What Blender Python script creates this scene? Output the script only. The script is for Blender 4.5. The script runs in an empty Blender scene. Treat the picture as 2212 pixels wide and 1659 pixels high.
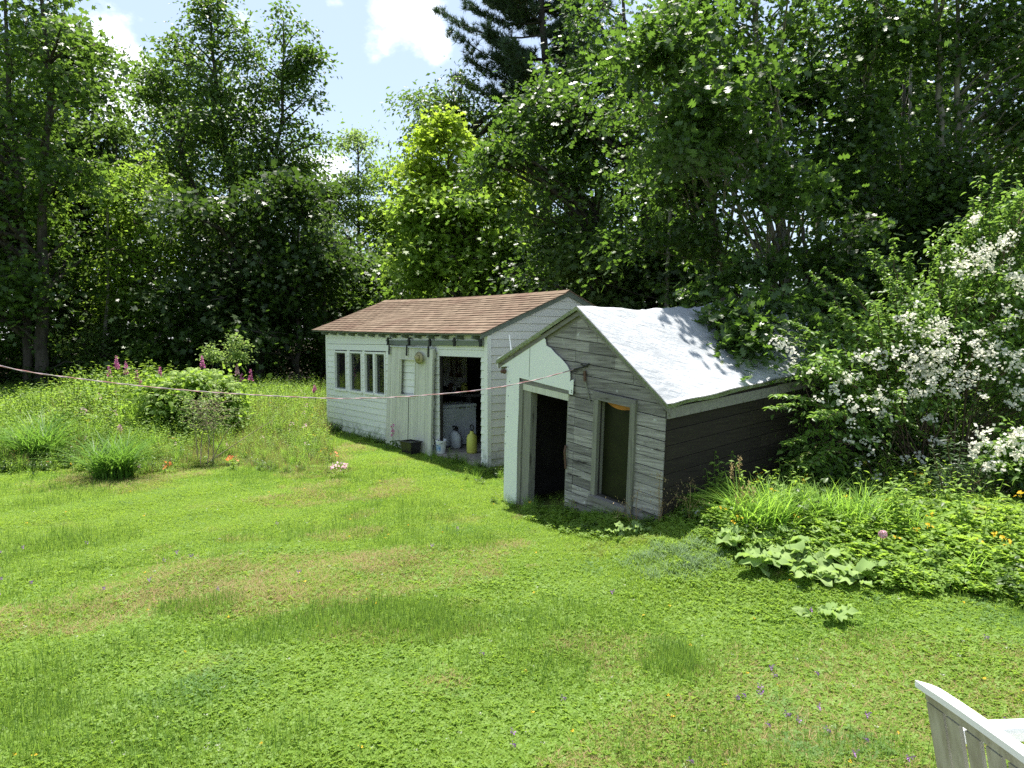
import bpy, math, random
import numpy as np
from mathutils import Vector, Matrix

# ------------------------------------------------------------------ camera, world, sun, exposure
SC = bpy.context.scene
COL = SC.collection
FPX, CX, CY = 1533.0, 1106.0, 829.5          # focal length and centre in 2212-wide pixels
EYE = 2.34
PITCH = math.atan(98.5 / FPX)
cam_d = bpy.data.cameras.new("camera")
cam = bpy.data.objects.new("camera", cam_d)
COL.objects.link(cam)
cam.location = (0, 0, EYE)
cam.rotation_euler = (math.pi / 2 - PITCH, 0, 0)
cam_d.sensor_width = 36.0
cam_d.lens = 36.0 * FPX / 2212.0
cam_d.clip_start = 0.05
cam_d.clip_end = 3000
SC.camera = cam

SHADOW = Vector((0.045, -0.32, -1.0)).normalized()   # direction the sunlight travels
EL = math.asin(-SHADOW.z)
AZ = math.atan2(-SHADOW.x, -SHADOW.y)
sun_d = bpy.data.lights.new("sun", 'SUN')
sun_d.energy = 5.0
sun_d.angle = math.radians(0.55)
sun_d.color = (1.0, 0.95, 0.87)
sun = bpy.data.objects.new("sun", sun_d)
COL.objects.link(sun)
sun.rotation_euler = SHADOW.to_track_quat('-Z', 'Y').to_euler()
sun.location = (6, 12, 30)

world = bpy.data.worlds.new("World")
SC.world = world
world.use_nodes = True
def build_world():
    nt = world.node_tree
    nt.nodes.clear()
    N, L = nt.nodes.new, nt.links.new
    out = N('ShaderNodeOutputWorld')
    bg = N('ShaderNodeBackground')
    bg.inputs['Strength'].default_value = 0.072
    sky = N('ShaderNodeTexSky')
    sky.sky_type = 'NISHITA'
    sky.sun_disc = False
    sky.sun_elevation = EL
    sky.sun_rotation = AZ
    sky.air_density = 1.0
    sky.dust_density = 1.2
    sky.ozone_density = 1.4
    tc = N('ShaderNodeTexCoord')
    # broken fair-weather clouds: noise on the sky direction, flattened towards the horizon
    mp = N('ShaderNodeMapping')
    mp.inputs['Scale'].default_value = (1.0, 1.0, 1.7)
    mp.inputs['Location'].default_value = (0.37, 0.12, 0.55)
    L(tc.outputs['Generated'], mp.inputs['Vector'])
    n1 = N('ShaderNodeTexNoise')
    n1.inputs['Scale'].default_value = 4.2
    n1.inputs['Detail'].default_value = 9.0
    n1.inputs['Roughness'].default_value = 0.62
    n1.inputs['Distortion'].default_value = 0.15
    L(mp.outputs['Vector'], n1.inputs['Vector'])
    acc = n1.outputs['Fac']
    # three larger cloud banks at fixed sky directions
    for xd, yd, rad, amp in ((235, 150, 0.060, 0.22), (285, 230, 0.055, 0.22), (250, 90, 0.04, 0.12), (330, 200, 0.03, 0.15), (905, 90, 0.060, 0.24), (835, 25, 0.040, 0.20), (930, 30, 0.04, 0.2), (960, 130, 0.03, 0.15), (845, 240, 0.030, 0.20), (800, 130, 0.03, 0.14), (700, 370, 0.05, 0.28), (545, 85, 0.03, 0.20), (735, 30, 0.02, 0.2), (560, 270, 0.06, 0.18)):
        d = Vector(((xd - CX) / FPX, 1.0, (731 - yd) / FPX)).normalized()
        dist = N('ShaderNodeVectorMath'); dist.operation = 'DISTANCE'
        L(tc.outputs['Generated'], dist.inputs[0]); dist.inputs[1].default_value = d
        mr = N('ShaderNodeMapRange'); mr.interpolation_type = 'SMOOTHSTEP'
        mr.inputs['From Min'].default_value = rad * 1.5; mr.inputs['From Max'].default_value = 0.0
        mr.inputs['To Min'].default_value = 0.0; mr.inputs['To Max'].default_value = amp
        L(dist.outputs['Value'], mr.inputs['Value'])
        add = N('ShaderNodeMath'); add.operation = 'ADD'
        L(acc, add.inputs[0]); L(mr.outputs['Result'], add.inputs[1])
        acc = add.outputs[0]
    cr = N('ShaderNodeMapRange'); cr.interpolation_type = 'SMOOTHSTEP'
    cr.inputs['From Min'].default_value = 0.64; cr.inputs['From Max'].default_value = 0.80
    L(acc, cr.inputs['Value'])
    mix = N('ShaderNodeMix'); mix.data_type = 'RGBA'
    L(cr.outputs['Result'], mix.inputs['Factor'])
    L(sky.outputs['Color'], mix.inputs['A'])
    mix.inputs['B'].default_value = (9.6, 9.8, 10.2, 1)
    # thin bright veil that whitens the blue
    veil = N('ShaderNodeMix'); veil.data_type = 'RGBA'
    veil.inputs['Factor'].default_value = 0.32
    L(mix.outputs['Result'], veil.inputs['A'])
    veil.inputs['B'].default_value = (6.6, 7.6, 8.9, 1)
    L(veil.outputs['Result'], bg.inputs['Color'])
    L(bg.outputs['Background'], out.inputs['Surface'])
build_world()
SC.view_settings.view_transform = 'Standard'
SC.view_settings.look = 'None'
SC.view_settings.exposure = 1.35
SC.view_settings.gamma = 1.0
SC.view_settings.use_curve_mapping = False
SC.render.engine = 'CYCLES'
SC.cycles.max_bounces = 6
SC.cycles.diffuse_bounces = 3
SC.cycles.transmission_bounces = 4
SC.cycles.transparent_max_bounces = 8
SC.cycles.use_denoising = False
SC.cycles.denoiser = 'OPENIMAGEDENOISE'

# ------------------------------------------------------------------ helpers
RNG = np.random.default_rng(11)
random.seed(5)
_fwd = np.array([0, math.cos(PITCH), -math.sin(PITCH)])
_up = np.array([0, math.sin(PITCH), math.cos(PITCH)])
def ray(xd, yd):
    return np.array([(xd - CX) / FPX, 0, 0]) + _up * ((CY - yd) / FPX) + _fwd
def at(xd, yd, Y):
    """the point seen at (xd, yd) at distance Y ahead"""
    r = ray(xd, yd)
    return r * (Y / r[1]) + np.array([0, 0, EYE])
def sstep(t):
    t = np.clip(t, 0, 1)
    return t * t * (3 - 2 * t)
def gz(x, y):
    """height of the ground"""
    x = np.asarray(x, float); y = np.asarray(y, float)
    bank = 0.30 * sstep((x - 0.5) / 1.4) * sstep((13 - y) / 4) * sstep((y - 5.6) / 2.2)
    left = 0.22 * sstep((-x - 3.5) / 3) * sstep((y - 12.5) / 5)
    back = 0.25 * sstep((y - 19) / 10)
    und = 0.035 * np.sin(x * 0.9 + 0.5) * np.sin(y * 0.7 + 1.0) + 0.018 * np.sin(x * 2.3 + y * 1.1) + 0.012 * np.sin(x * 4.1 - y * 3.3)
    return bank + left + back + und - 0.02

def tag(o, label=None, cat=None, group=None, kind=None):
    if label: o['label'] = label
    if cat: o['category'] = cat
    if group: o['group'] = group
    if kind: o['kind'] = kind
    return o
def empty(name, loc=(0, 0, 0), rz=0.0, label=None, cat=None, group=None):
    o = bpy.data.objects.new(name, None)
    o.empty_display_size = 0.1
    COL.objects.link(o)
    o.location = [float(c) for c in loc]
    o.rotation_euler = (0, 0, rz)
    return tag(o, label, cat, group)
def np_mesh(name, V, F, mat, smooth=False, attr=None, matidx=None):
    """V (n,3); F (m,3) or (m,4) int array"""
    V = np.ascontiguousarray(V, np.float32); F = np.ascontiguousarray(F, np.int32)
    me = bpy.data.meshes.new(name)
    m, k = F.shape
    me.vertices.add(len(V)); me.vertices.foreach_set('co', V.ravel())
    me.loops.add(m * k); me.loops.foreach_set('vertex_index', F.ravel())
    me.polygons.add(m)
    me.polygons.foreach_set('loop_start', np.arange(0, m * k, k, dtype=np.int32))
    if attr is not None:
        a = me.attributes.new('v', 'FLOAT', 'POINT')
        a.data.foreach_set('value', np.ascontiguousarray(attr, np.float32))
    for mm in (mat if isinstance(mat, (list, tuple)) else [mat]):
        me.materials.append(mm)
    if matidx is not None:
        me.polygons.foreach_set('material_index', np.ascontiguousarray(matidx, np.int32))
    me.update(calc_edges=True)
    if smooth:
        me.polygons.foreach_set('use_smooth', np.ones(m, bool))
    return me
def link(name, me, parent=None, loc=None, kind=None):
    o = bpy.data.objects.new(name, me)
    COL.objects.link(o)
    if parent is not None: o.parent = parent
    if loc is not None: o.location = [float(c) for c in loc]
    if kind: o['kind'] = kind
    return o

class G:
    """collects simple solids into one mesh"""
    def __init__(s): s.v = []; s.f = []
    def hexa(s, p):
        b = len(s.v); s.v += [tuple(map(float, q)) for q in p]
        s.f += [tuple(b + i for i in f) for f in ((0, 3, 2, 1), (4, 5, 6, 7), (0, 1, 5, 4), (1, 2, 6, 5), (2, 3, 7, 6), (3, 0, 4, 7))]
        return s
    def box(s, x0, x1, y0, y1, z0, z1):
        return s.hexa([(x0, y0, z0), (x1, y0, z0), (x1, y1, z0), (x0, y1, z0), (x0, y0, z1), (x1, y0, z1), (x1, y1, z1), (x0, y1, z1)])
    def prism(s, pts, axis, a, b):
        """polygon pts (2D) pushed along axis from a to b"""
        n = len(pts); base = len(s.v)
        for t in (a, b):
            for (p, q) in pts:
                s.v.append({'x': (t, p, q), 'y': (p, t, q), 'z': (p, q, t)}[axis])
        s.f.append(tuple(base + i for i in range(n))[::-1]); s.f.append(tuple(base + n + i for i in range(n)))
        for i in range(n):
            j = (i + 1) % n; s.f.append((base + i, base + j, base + n + j, base + n + i))
        return s
    def tube(s, pts, rad, sides=6, cap=True):
        V, F = tube_np([np.array(p, float) for p in pts], rad, sides)
        b = len(s.v); s.v += [tuple(p) for p in V]; s.f += [tuple(int(b + i) for i in f) for f in F]
        if cap:
            s.f.append(tuple(b + i for i in range(sides))[::-1]); s.f.append(tuple(b + len(V) - sides + i for i in range(sides)))
        return s
    def lathe(s, c, prof, sides=16, sx=1, sy=1):
        b = len(s.v)
        for (r, z) in prof:
            for i in range(sides):
                a = 2 * math.pi * i / sides
                s.v.append((c[0] + r * sx * math.cos(a), c[1] + r * sy * math.sin(a), c[2] + z))
        for k in range(len(prof) - 1):
            for i in range(sides):
                j = (i + 1) % sides
                s.f.append((b + k * sides + i, b + k * sides + j, b + (k + 1) * sides + j, b + (k + 1) * sides + i))
        s.f.append(tuple(b + i for i in range(sides))[::-1]); s.f.append(tuple(b + (len(prof) - 1) * sides + i for i in range(sides)))
        return s
    def obj(s, name, mat, parent=None, xf=None, smooth=False, kind=None, label=None, bevel=0):
        me = bpy.data.meshes.new(name)
        me.from_pydata([xf(*p) for p in s.v] if xf else s.v, [], s.f)
        me.materials.append(mat)
        if smooth:
            me.polygons.foreach_set('use_smooth', [True] * len(me.polygons))
        o = link(name, me, parent, kind=kind)
        if label: o['label'] = label
        if bevel:
            m = o.modifiers.new('bevel', 'BEVEL'); m.width = bevel; m.segments = 2; m.limit_method = 'ANGLE'
        return o

def tube_np(P, rad, sides=5):
    P = np.array(P, float); n = len(P)
    rad = np.full(n, rad, float) if np.isscalar(rad) else np.asarray(rad, float)
    T = np.gradient(P, axis=0); T /= np.linalg.norm(T, axis=1)[:, None] + 1e-9
    ref = np.array([0.31, 0.17, 0.93]) if abs(T[:, 2]).mean() < 0.8 else np.array([1.0, 0.1, 0.0])
    A = np.cross(T, ref); A /= np.linalg.norm(A, axis=1)[:, None] + 1e-9
    B = np.cross(T, A)
    ang = np.arange(sides) * 2 * np.pi / sides
    V = (P[:, None, :] + rad[:, None, None] * (np.cos(ang)[None, :, None] * A[:, None, :] + np.sin(ang)[None, :, None] * B[:, None, :])).reshape(-1, 3)
    i = np.arange(n - 1)[:, None] * sides; j = np.arange(sides)[None, :]; jn = (j + 1) % sides
    F = np.stack([i + j, i + jn, i + sides + jn, i + sides + j], -1).reshape(-1, 4)
    return V, F
class Tubes:
    def __init__(s): s.V = []; s.F = []; s.n = 0
    def add(s, P, rad, sides=5):
        V, F = tube_np(P, rad, sides); s.V.append(V); s.F.append(F + s.n); s.n += len(V)
    def mesh(s, name, mat):
        return np_mesh(name, np.concatenate(s.V), np.concatenate(s.F), mat, smooth=True)

def unit(a): return a / (np.linalg.norm(a, axis=-1, keepdims=True) + 1e-9)
def scatter(tv, tf, P, Tn, Nn, S, var=None, rng=RNG):
    """place template (tv, tf) at P with y along Tn, z along Nn and size S"""
    Nn = unit(Nn); Tn = unit(Tn - Nn * (Tn * Nn).sum(-1, keepdims=True)); X = np.cross(Tn, Nn)
    S = np.broadcast_to(S, (len(P),))
    V = P[:, None, :] + S[:, None, None] * (tv[None, :, 0:1] * X[:, None, :] + tv[None, :, 1:2] * Tn[:, None, :] + tv[None, :, 2:3] * Nn[:, None, :])
    k = len(tv)
    F = (np.arange(len(P))[:, None, None] * k + tf[None]).reshape(-1, tf.shape[1])
    if var is None: var = rng.random(len(P))
    return V.reshape(-1, 3), F, np.repeat(var, k)

# leaf outlines, unit length along y
def L_oval(w=0.55, fold=0.10):
    return np.array([(0, 0, 0), (w / 2, .45, fold), (0, 1, -.06), (-w / 2, .45, fold)]), np.array([(0, 1, 2), (0, 2, 3)])
def L_ovate(w=0.56, fold=0.08):
    v = np.array([(0, 0, 0), (w * .46, .28, fold), (w * .42, .6, fold), (0, 1, -.14), (-w * .42, .6, fold), (-w * .46, .28, fold), (0, .5, 0)])
    return v, np.array([(0, 1, 6), (1, 2, 6), (2, 3, 6), (3, 4, 6), (4, 5, 6), (5, 0, 6)])
def L_maple():
    v = np.array([(0, 0, 0), (.48, .12, .03), (.27, .36, .02), (.52, .68, -.05), (.17, .62, .03), (0, 1, -.08),
                  (-.17, .62, .03), (-.52, .68, -.05), (-.27, .36, .02), (-.48, .12, .03), (0, .4, 0)])
    f = [(i, (i + 1) % 10, 10) for i in range(10)]
    return v, np.array(f)
def L_oak():
    pts = [(.05, .0), (.30, .20), (.13, .34), (.42, .52), (.15, .60), (.30, .84), (0, 1.0)]
    v = [(x, y, .04 if x > .2 else 0) for x, y in pts] + [(-x, y, .04 if x > .2 else 0) for x, y in pts[-2::-1]] + [(0, .48, -.02)]
    n = 13
    return np.array(v), np.array([(i, (i + 1) % n, n) for i in range(n)])

# ------------------------------------------------------------------ materials
def mat(name):
    m = bpy.data.materials.new(name); m.use_nodes = True
    nt = m.node_tree; nt.nodes.clear()
    out = nt.nodes.new('ShaderNodeOutputMaterial')
    p = nt.nodes.new('ShaderNodeBsdfPrincipled')
    nt.links.new(p.outputs[0], out.inputs['Surface'])
    return m, nt, p, out
def rgb(c): return (c[0], c[1], c[2], 1.0)
def mixc(nt, fac, a, b):
    n = nt.nodes.new('ShaderNodeMix'); n.data_type = 'RGBA'
    for sock, val in (('Factor', fac), ('A', a), ('B', b)):
        if isinstance(val, (tuple, list)): n.inputs[sock].default_value = rgb(val)
        elif isinstance(val, (int, float)): n.inputs[sock].default_value = val
        else: nt.links.new(val, n.inputs[sock])
    return n.outputs['Result']
def noise(nt, scale, detail=4, rough=.55, vec=None, vscale=None, obj=True):
    n = nt.nodes.new('ShaderNodeTexNoise')
    n.inputs['Scale'].default_value = scale; n.inputs['Detail'].default_value = detail; n.inputs['Roughness'].default_value = rough
    tc = nt.nodes.new('ShaderNodeTexCoord') if obj else nt.nodes.new('ShaderNodeNewGeometry')
    src = tc.outputs['Object'] if obj else tc.outputs['Position']
    if vscale:
        mp = nt.nodes.new('ShaderNodeMapping'); mp.inputs['Scale'].default_value = vscale
        nt.links.new(src, mp.inputs['Vector']); src = mp.outputs['Vector']
    nt.links.new(src, n.inputs['Vector'])
    return n.outputs['Fac']
def ramp(nt, fac, lo, hi, a=0.0, b=1.0):
    n = nt.nodes.new('ShaderNodeMapRange'); n.interpolation_type = 'SMOOTHSTEP'
    n.inputs['From Min'].default_value = lo; n.inputs['From Max'].default_value = hi
    n.inputs['To Min'].default_value = a; n.inputs['To Max'].default_value = b
    nt.links.new(fac, n.inputs['Value']); return n.outputs['Result']
def bump(nt, p, h, strength=.3, dist=.01):
    b = nt.nodes.new('ShaderNodeBump'); b.inputs['Strength'].default_value = strength; b.inputs['Distance'].default_value = dist
    nt.links.new(h, b.inputs['Height']); nt.links.new(b.outputs[0], p.inputs['Normal'])
def attr(nt, name='v'):
    a = nt.nodes.new('ShaderNodeAttribute'); a.attribute_name = name; return a.outputs['Fac']
def leaf_mat(name, ca, cb, tl, rough=.45, tf=.45, spec=.35, patch=None, extra=None):
    """ca..cb: range of leaf colours, tl: colour of light coming through"""
    m, nt, p, out = mat(name)
    c = mixc(nt, attr(nt), ca, cb)
    if patch:   # patch = (scale, lo, hi, colour)
        c = mixc(nt, ramp(nt, noise(nt, patch[0], 5, .6, obj=False), patch[1], patch[2]), c, patch[3])
    if extra:
        c = mixc(nt, ramp(nt, noise(nt, extra[0], 4, .6, obj=False, vscale=(1, 1, .2)), extra[1], extra[2]), c, extra[3])
    nt.links.new(c, p.inputs['Base Color'])
    p.inputs['Roughness'].default_value = max(rough, .42)
    p.inputs['Specular IOR Level'].default_value = spec
    t = nt.nodes.new('ShaderNodeBsdfTranslucent')
    tc = mixc(nt, 0.65, c, tl)
    nt.links.new(tc, t.inputs['Color'])
    mx = nt.nodes.new('ShaderNodeMixShader'); mx.inputs[0].default_value = tf
    nt.links.new(p.outputs[0], mx.inputs[1]); nt.links.new(t.outputs[0], mx.inputs[2])
    nt.links.new(mx.outputs[0], out.inputs['Surface'])
    return m
def plain(name, c, rough=.6, c2=None, scale=3, metal=0, spec=.4, bmp=0, vs=None):
    m, nt, p, out = mat(name)
    if c2 is None: p.inputs['Base Color'].default_value = rgb(c)
    else: nt.links.new(mixc(nt, ramp(nt, noise(nt, scale, 6, .65, vscale=vs), .35, .68), c, c2), p.inputs['Base Color'])
    p.inputs['Roughness'].default_value = rough; p.inputs['Metallic'].default_value = metal
    p.inputs['Specular IOR Level'].default_value = spec
    if bmp: bump(nt, p, noise(nt, scale * 4, 5, .6, vscale=vs), bmp, .01)
    return m
def wood(name, ca, cb, dark, grain=(1.2, 30, 30), rough=.85, rnd=.35, flake=None):
    m, nt, p, out = mat(name)
    g = noise(nt, 2.2, 8, .7, vscale=grain)
    c = mixc(nt, ramp(nt, g, .3, .7), ca, cb)
    s = noise(nt, 1.6, 6, .7, vscale=(grain[0] * 1.3, grain[1] * .35, grain[2] * .35))
    c = mixc(nt, ramp(nt, s, .56, .70), c, dark)
    if flake:
        f = noise(nt, 9, 6, .7)
        c = mixc(nt, ramp(nt, f, flake[0], flake[0] + .05), c, flake[1])
    oi = nt.nodes.new('ShaderNodeObjectInfo')
    h = nt.nodes.new('ShaderNodeHueSaturation')
    nt.links.new(c, h.inputs['Color'])
    mr = nt.nodes.new('ShaderNodeMapRange'); nt.links.new(oi.outputs['Random'], mr.inputs['Value'])
    mr.inputs['To Min'].default_value = 1 - rnd; mr.inputs['To Max'].default_value = 1 + rnd * .7
    nt.links.new(mr.outputs['Result'], h.inputs['Value'])
    nt.links.new(h.outputs[0], p.inputs['Base Color'])
    p.inputs['Roughness'].default_value = rough; p.inputs['Specular IOR Level'].default_value = .25
    bump(nt, p, g, .5, .006)
    return m

M = {}
M['bark'] = plain('bark', (.085, .075, .062), .9, (.035, .030, .025), 5, bmp=.8, vs=(1, 1, .25), spec=.2)
M['bark_pale'] = plain('pale_bark', (.28, .26, .225), .85, (.12, .108, .092), 4, bmp=.6, vs=(1, 1, .5), spec=.2)
M['twig'] = plain('twig', (.16, .12, .075), .9, (.07, .05, .035), 9, spec=.2)
M['dead'] = plain('dead_stem', (.36, .30, .21), .9, (.20, .16, .11), 9, spec=.2)
M['leaf_left'] = leaf_mat('leaf_left', (.040, .085, .016), (.085, .150, .028), (.19, .33, .035), .42, .48)
M['leaf_mid'] = leaf_mat('leaf_mid', (.048, .092, .024), (.096, .155, .040), (.20, .33, .05), .42, .48)
M['leaf_dark'] = leaf_mat('leaf_dark', (.024, .050, .012), (.052, .095, .020), (.10, .19, .02), .38, .40)
M['leaf_bright'] = leaf_mat('leaf_bright', (.110, .200, .024), (.180, .280, .042), (.38, .58, .06), .5, .52)
M['leaf_yellow'] = leaf_mat('leaf_yellow', (.180, .270, .020), (.260, .350, .030), (.42, .60, .05), .5, .55)
M['leaf_pale'] = leaf_mat('leaf_pale', (.120, .200, .045), (.190, .275, .080), (.38, .54, .12), .5, .5)
M['leaf_oak'] = leaf_mat('leaf_oak', (.034, .070, .018), (.070, .128, .030), (.17, .32, .03), .42, .45, spec=.5)
M['leaf_pine'] = leaf_mat('leaf_pine', (0.036, 0.072, 0.034), (0.072, 0.114, 0.048), (0.072, 0.144, 0.048), .6, .2)
M['leaf_mock'] = leaf_mat('leaf_mock', (.080, .160, .034), (.150, .245, .056), (.32, .54, .07), .42, .42)
M['leaf_shrub'] = leaf_mat('leaf_shrub', (.030, .065, .028), (.060, .105, .045), (.12, .22, .05), .35, .35)
M['leaf_weed'] = leaf_mat('leaf_weed', (.150, .260, .040), (.230, .350, .062), (.44, .64, .07), .6, .5, spec=.3,
                          patch=(.9, .50, .66, (.160, .270, .030)), extra=(1.3, .60, .72, (.240, .220, .070)))
M['blade'] = leaf_mat('blade', (0.140, 0.266, 0.042), (0.210, 0.350, 0.063), (0.476, 0.770, 0.084), .5, .5, spec=.2)
M['blade_dark'] = leaf_mat('blade_dark', (0.069, 0.156, 0.027), (0.125, 0.231, 0.043), (0.250, 0.475, 0.050), .38, .4, spec=.15)
M['lawn_blade'] = leaf_mat('lawn_blade', (.150, .260, .030), (.270, .375, .055), (.44, .64, .06), .6, .5, spec=.3,
                           patch=(.55, .50, .68, (.100, .225, .022)), extra=(.75, .57, .70, (.270, .265, .080)))
M['lawn_clover'] = leaf_mat('lawn_clover', (.140, .245, .034), (.235, .345, .060), (.40, .60, .07), .6, .45, spec=.3,
                            patch=(.8, .54, .66, (.110, .205, .050)), extra=(1.1, .62, .72, (.270, .250, .080)))
M['wiry_blade'] = leaf_mat('wiry_blade', (.095, .185, .030), (.165, .270, .046), (.30, .48, .06), .5, .45)
M['dry'] = leaf_mat('dry_blade', (.32, .28, .12), (.34, .22, .11), (.38, .30, .12), .7, .35)
M['bluegrass'] = leaf_mat('bluegrass', (.17, .27, .13), (.26, .36, .20), (.3, .42, .2), .6, .4)
M['comfrey'] = leaf_mat('broad_leaf', (0.196, 0.299, 0.098), (0.276, 0.380, 0.138), (0.391, 0.575, 0.115), .8, .42, spec=.15)
M['hydrangea'] = leaf_mat('hydrangea_head', (.34, .46, .14), (.46, .58, .20), (.50, .66, .18), .7, .35)
M['pink'] = leaf_mat('pink_petal', (.55, .13, .36), (.72, .28, .50), (.75, .25, .50), .6, .4)
M['palepink'] = leaf_mat('pale_pink_petal', (.72, .42, .55), (.80, .55, .62), (.8, .5, .6), .6, .4)
M['white'] = leaf_mat('white', (.66, .66, .56), (.80, .77, .70), (.85, .86, .70), .6, .5)
M['orange'] = leaf_mat('orange_petal', (.75, .20, .08), (.80, .32, .12), (.8, .3, .1), .6, .35)
M['purple'] = leaf_mat('purple_petal', (.26, .12, .36), (.38, .20, .46), (.4, .2, .5), .6, .3)
M['yellow'] = leaf_mat('yellow_petal', (.80, .48, .03), (.85, .60, .05), (.8, .5, .05), .6, .3)
M['seed'] = leaf_mat('seed_head', (.36, .26, .12), (.50, .38, .20), (.5, .4, .2), .7, .4)

def ground_mat():
    m, nt, p, out = mat('ground_soil')
    a = noise(nt, .6, 6, .6, obj=False); b = noise(nt, 14, 6, .7, obj=False)
    c = mixc(nt, ramp(nt, a, .4, .62), (.10, .17, .028), (.14, .16, .042))
    c = mixc(nt, ramp(nt, b, .5, .7), c, (.050, .045, .022))
    # woodland floor further back
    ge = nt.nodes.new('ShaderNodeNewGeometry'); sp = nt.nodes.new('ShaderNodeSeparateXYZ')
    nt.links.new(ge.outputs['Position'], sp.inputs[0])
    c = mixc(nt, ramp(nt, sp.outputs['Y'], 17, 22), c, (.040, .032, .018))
    nt.links.new(c, p.inputs['Base Color']); p.inputs['Roughness'].default_value = .95
    p.inputs['Specular IOR Level'].default_value = .1
    bump(nt, p, b, .6, .03)
    return m
M['ground'] = ground_mat()

def paint_mat(name, c, dirt, dirtc, rnd=.05, rough=.55, green=None):
    m, nt, p, out = mat(name)
    n = noise(nt, 2.4, 7, .7, vscale=(.6, .6, 2.2))
    col = mixc(nt, ramp(nt, n, dirt, dirt + .2), c, dirtc)
    if green:
        ge = nt.nodes.new('ShaderNodeNewGeometry'); sp = nt.nodes.new('ShaderNodeSeparateXYZ')
        nt.links.new(ge.outputs['Position'], sp.inputs[0])
        low = ramp(nt, sp.outputs['Z'], .55, .0)
        ml = nt.nodes.new('ShaderNodeMath'); ml.operation = 'MULTIPLY'
        nt.links.new(low, ml.inputs[0]); nt.links.new(ramp(nt, noise(nt, 6, 6, .7, obj=False), .45, .62), ml.inputs[1])
        col = mixc(nt, ml.outputs[0], col, green)
    oi = nt.nodes.new('ShaderNodeObjectInfo'); h = nt.nodes.new('ShaderNodeHueSaturation')
    nt.links.new(col, h.inputs['Color'])
    mr = nt.nodes.new('ShaderNodeMapRange'); nt.links.new(oi.outputs['Random'], mr.inputs['Value'])
    mr.inputs['To Min'].default_value = 1 - rnd; mr.inputs['To Max'].default_value = 1 + rnd
    nt.links.new(mr.outputs['Result'], h.inputs['Value'])
    nt.links.new(h.outputs[0], p.inputs['Base Color']); p.inputs['Roughness'].default_value = rough
    bump(nt, p, noise(nt, 30, 5, .6, vscale=(.2, 1, 1)), .15, .004)
    return m
M['siding'] = paint_mat('painted_clapboard', (.80, .81, .73), .58, (.66, .67, .58), .05, green=(.32, .36, .27))
M['siding_gable'] = paint_mat('painted_gable', (.78, .755, .68), .60, (.62, .60, .53), .05, green=(.32, .33, .27))
M['trim'] = paint_mat('painted_trim', (.82, .82, .75), .6, (.55, .58, .50), .03, green=(.35, .38, .28))
M['door_board'] = wood('worn_white_board', (.66, .66, .55), (.52, .52, .42), (.34, .34, .25), (30, 30, 1.0), .7, .08)
M['track'] = wood('grey_green_rail', (.22, .25, .20), (.16, .18, .145), (.09, .10, .08), (1.2, 20, 20), .8, .1)
M['panel'] = paint_mat('white_sheet_panel', (.78, .80, .75), .62, (.66, .69, .63), .02, .45)
M['plank'] = wood('weathered_plank', (.400, .380, .350), (.150, .138, .125), (.032, .027, .023), (.8, 20, 20), .9, .34, flake=(.63, (.50, .50, .48)))
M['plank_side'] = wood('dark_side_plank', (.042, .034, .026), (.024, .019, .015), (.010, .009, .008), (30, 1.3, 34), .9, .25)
M['frame_wood'] = wood('weathered_frame', (.25, .25, .20), (.16, .155, .125), (.07, .065, .05), (22, 22, 1.0), .9, .12)
M['frame_wood_h'] = wood('weathered_rail', (.25, .24, .215), (.16, .15, .135), (.07, .065, .05), (1.0, 22, 22), .9, .12)
M['inner'] = plain('dark_interior', (.045, .040, .034), .95, (.025, .022, .018), 4)
M['inner_pale'] = plain('peeling_interior', (.80, .80, .74), .9, (.30, .28, .24), 3)
M['black'] = plain('black_iron', (.018, .018, .018), .5)
M['black_plastic'] = plain('black_plastic', (.020, .018, .020), .35)
M['white_plastic'] = plain('white_plastic', (.74, .76, .74), .35)
M['shaded_plastic'] = plain('shaded_white_plastic', (.34, .34, .26), .5, (.22, .21, .15), 7, vs=(3, 3, .5))  # olive tone puts the shade on the chair back into the plastic's colour
M['enamel'] = plain('white_enamel', (.66, .70, .70), .35, (.5, .54, .52), 2)
M['yellow_plastic'] = plain('yellow_plastic', (.55, .56, .10), .4)
M['blue_label'] = plain('blue_label', (.14, .30, .58), .5, (.5, .6, .7), 14)
M['straw'] = plain('straw', (.42, .36, .18), .8, (.28, .27, .12), 20)
M['concrete'] = plain('concrete', (.34, .31, .26), .9, (.20, .18, .15), 5, bmp=.4)
M['orange_rail'] = plain('orange_paint', (.50, .20, .03), .7, (.30, .13, .03), 6)
M['brown'] = plain('brown_ware', (.10, .05, .03), .6)
def glass_mat(name, c, rough=.08, c2=None):
    m, nt, p, out = mat(name)
    if c2: nt.links.new(mixc(nt, ramp(nt, noise(nt, 2.2, 6, .65), .35, .65), c, c2), p.inputs['Base Color'])
    else: p.inputs['Base Color'].default_value = rgb(c)
    p.inputs['Roughness'].default_value = rough; p.inputs['Specular IOR Level'].default_value = .15
    return m
def window_glass():
    m, nt, p, out = mat('window_glass')
    p.inputs['Base Color'].default_value = (.02, .02, .02, 1); p.inputs['Roughness'].default_value = .04; p.inputs['Specular IOR Level'].default_value = .9
    tr = nt.nodes.new('ShaderNodeBsdfTransparent'); mx = nt.nodes.new('ShaderNodeMixShader'); mx.inputs[0].default_value = .5
    nt.links.new(tr.outputs[0], mx.inputs[1]); nt.links.new(p.outputs[0], mx.inputs[2]); nt.links.new(mx.outputs[0], out.inputs['Surface'])
    return m
M['glass'] = window_glass()
M['mossy_glass'] = glass_mat('mossy_dark_pane', (.008, .011, .004), .45, (.018, .020, .007))
M['curtain'] = plain('grey_curtain', (.30, .30, .28), .9, (.12, .12, .11), 6, vs=(12, 12, 1))

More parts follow.
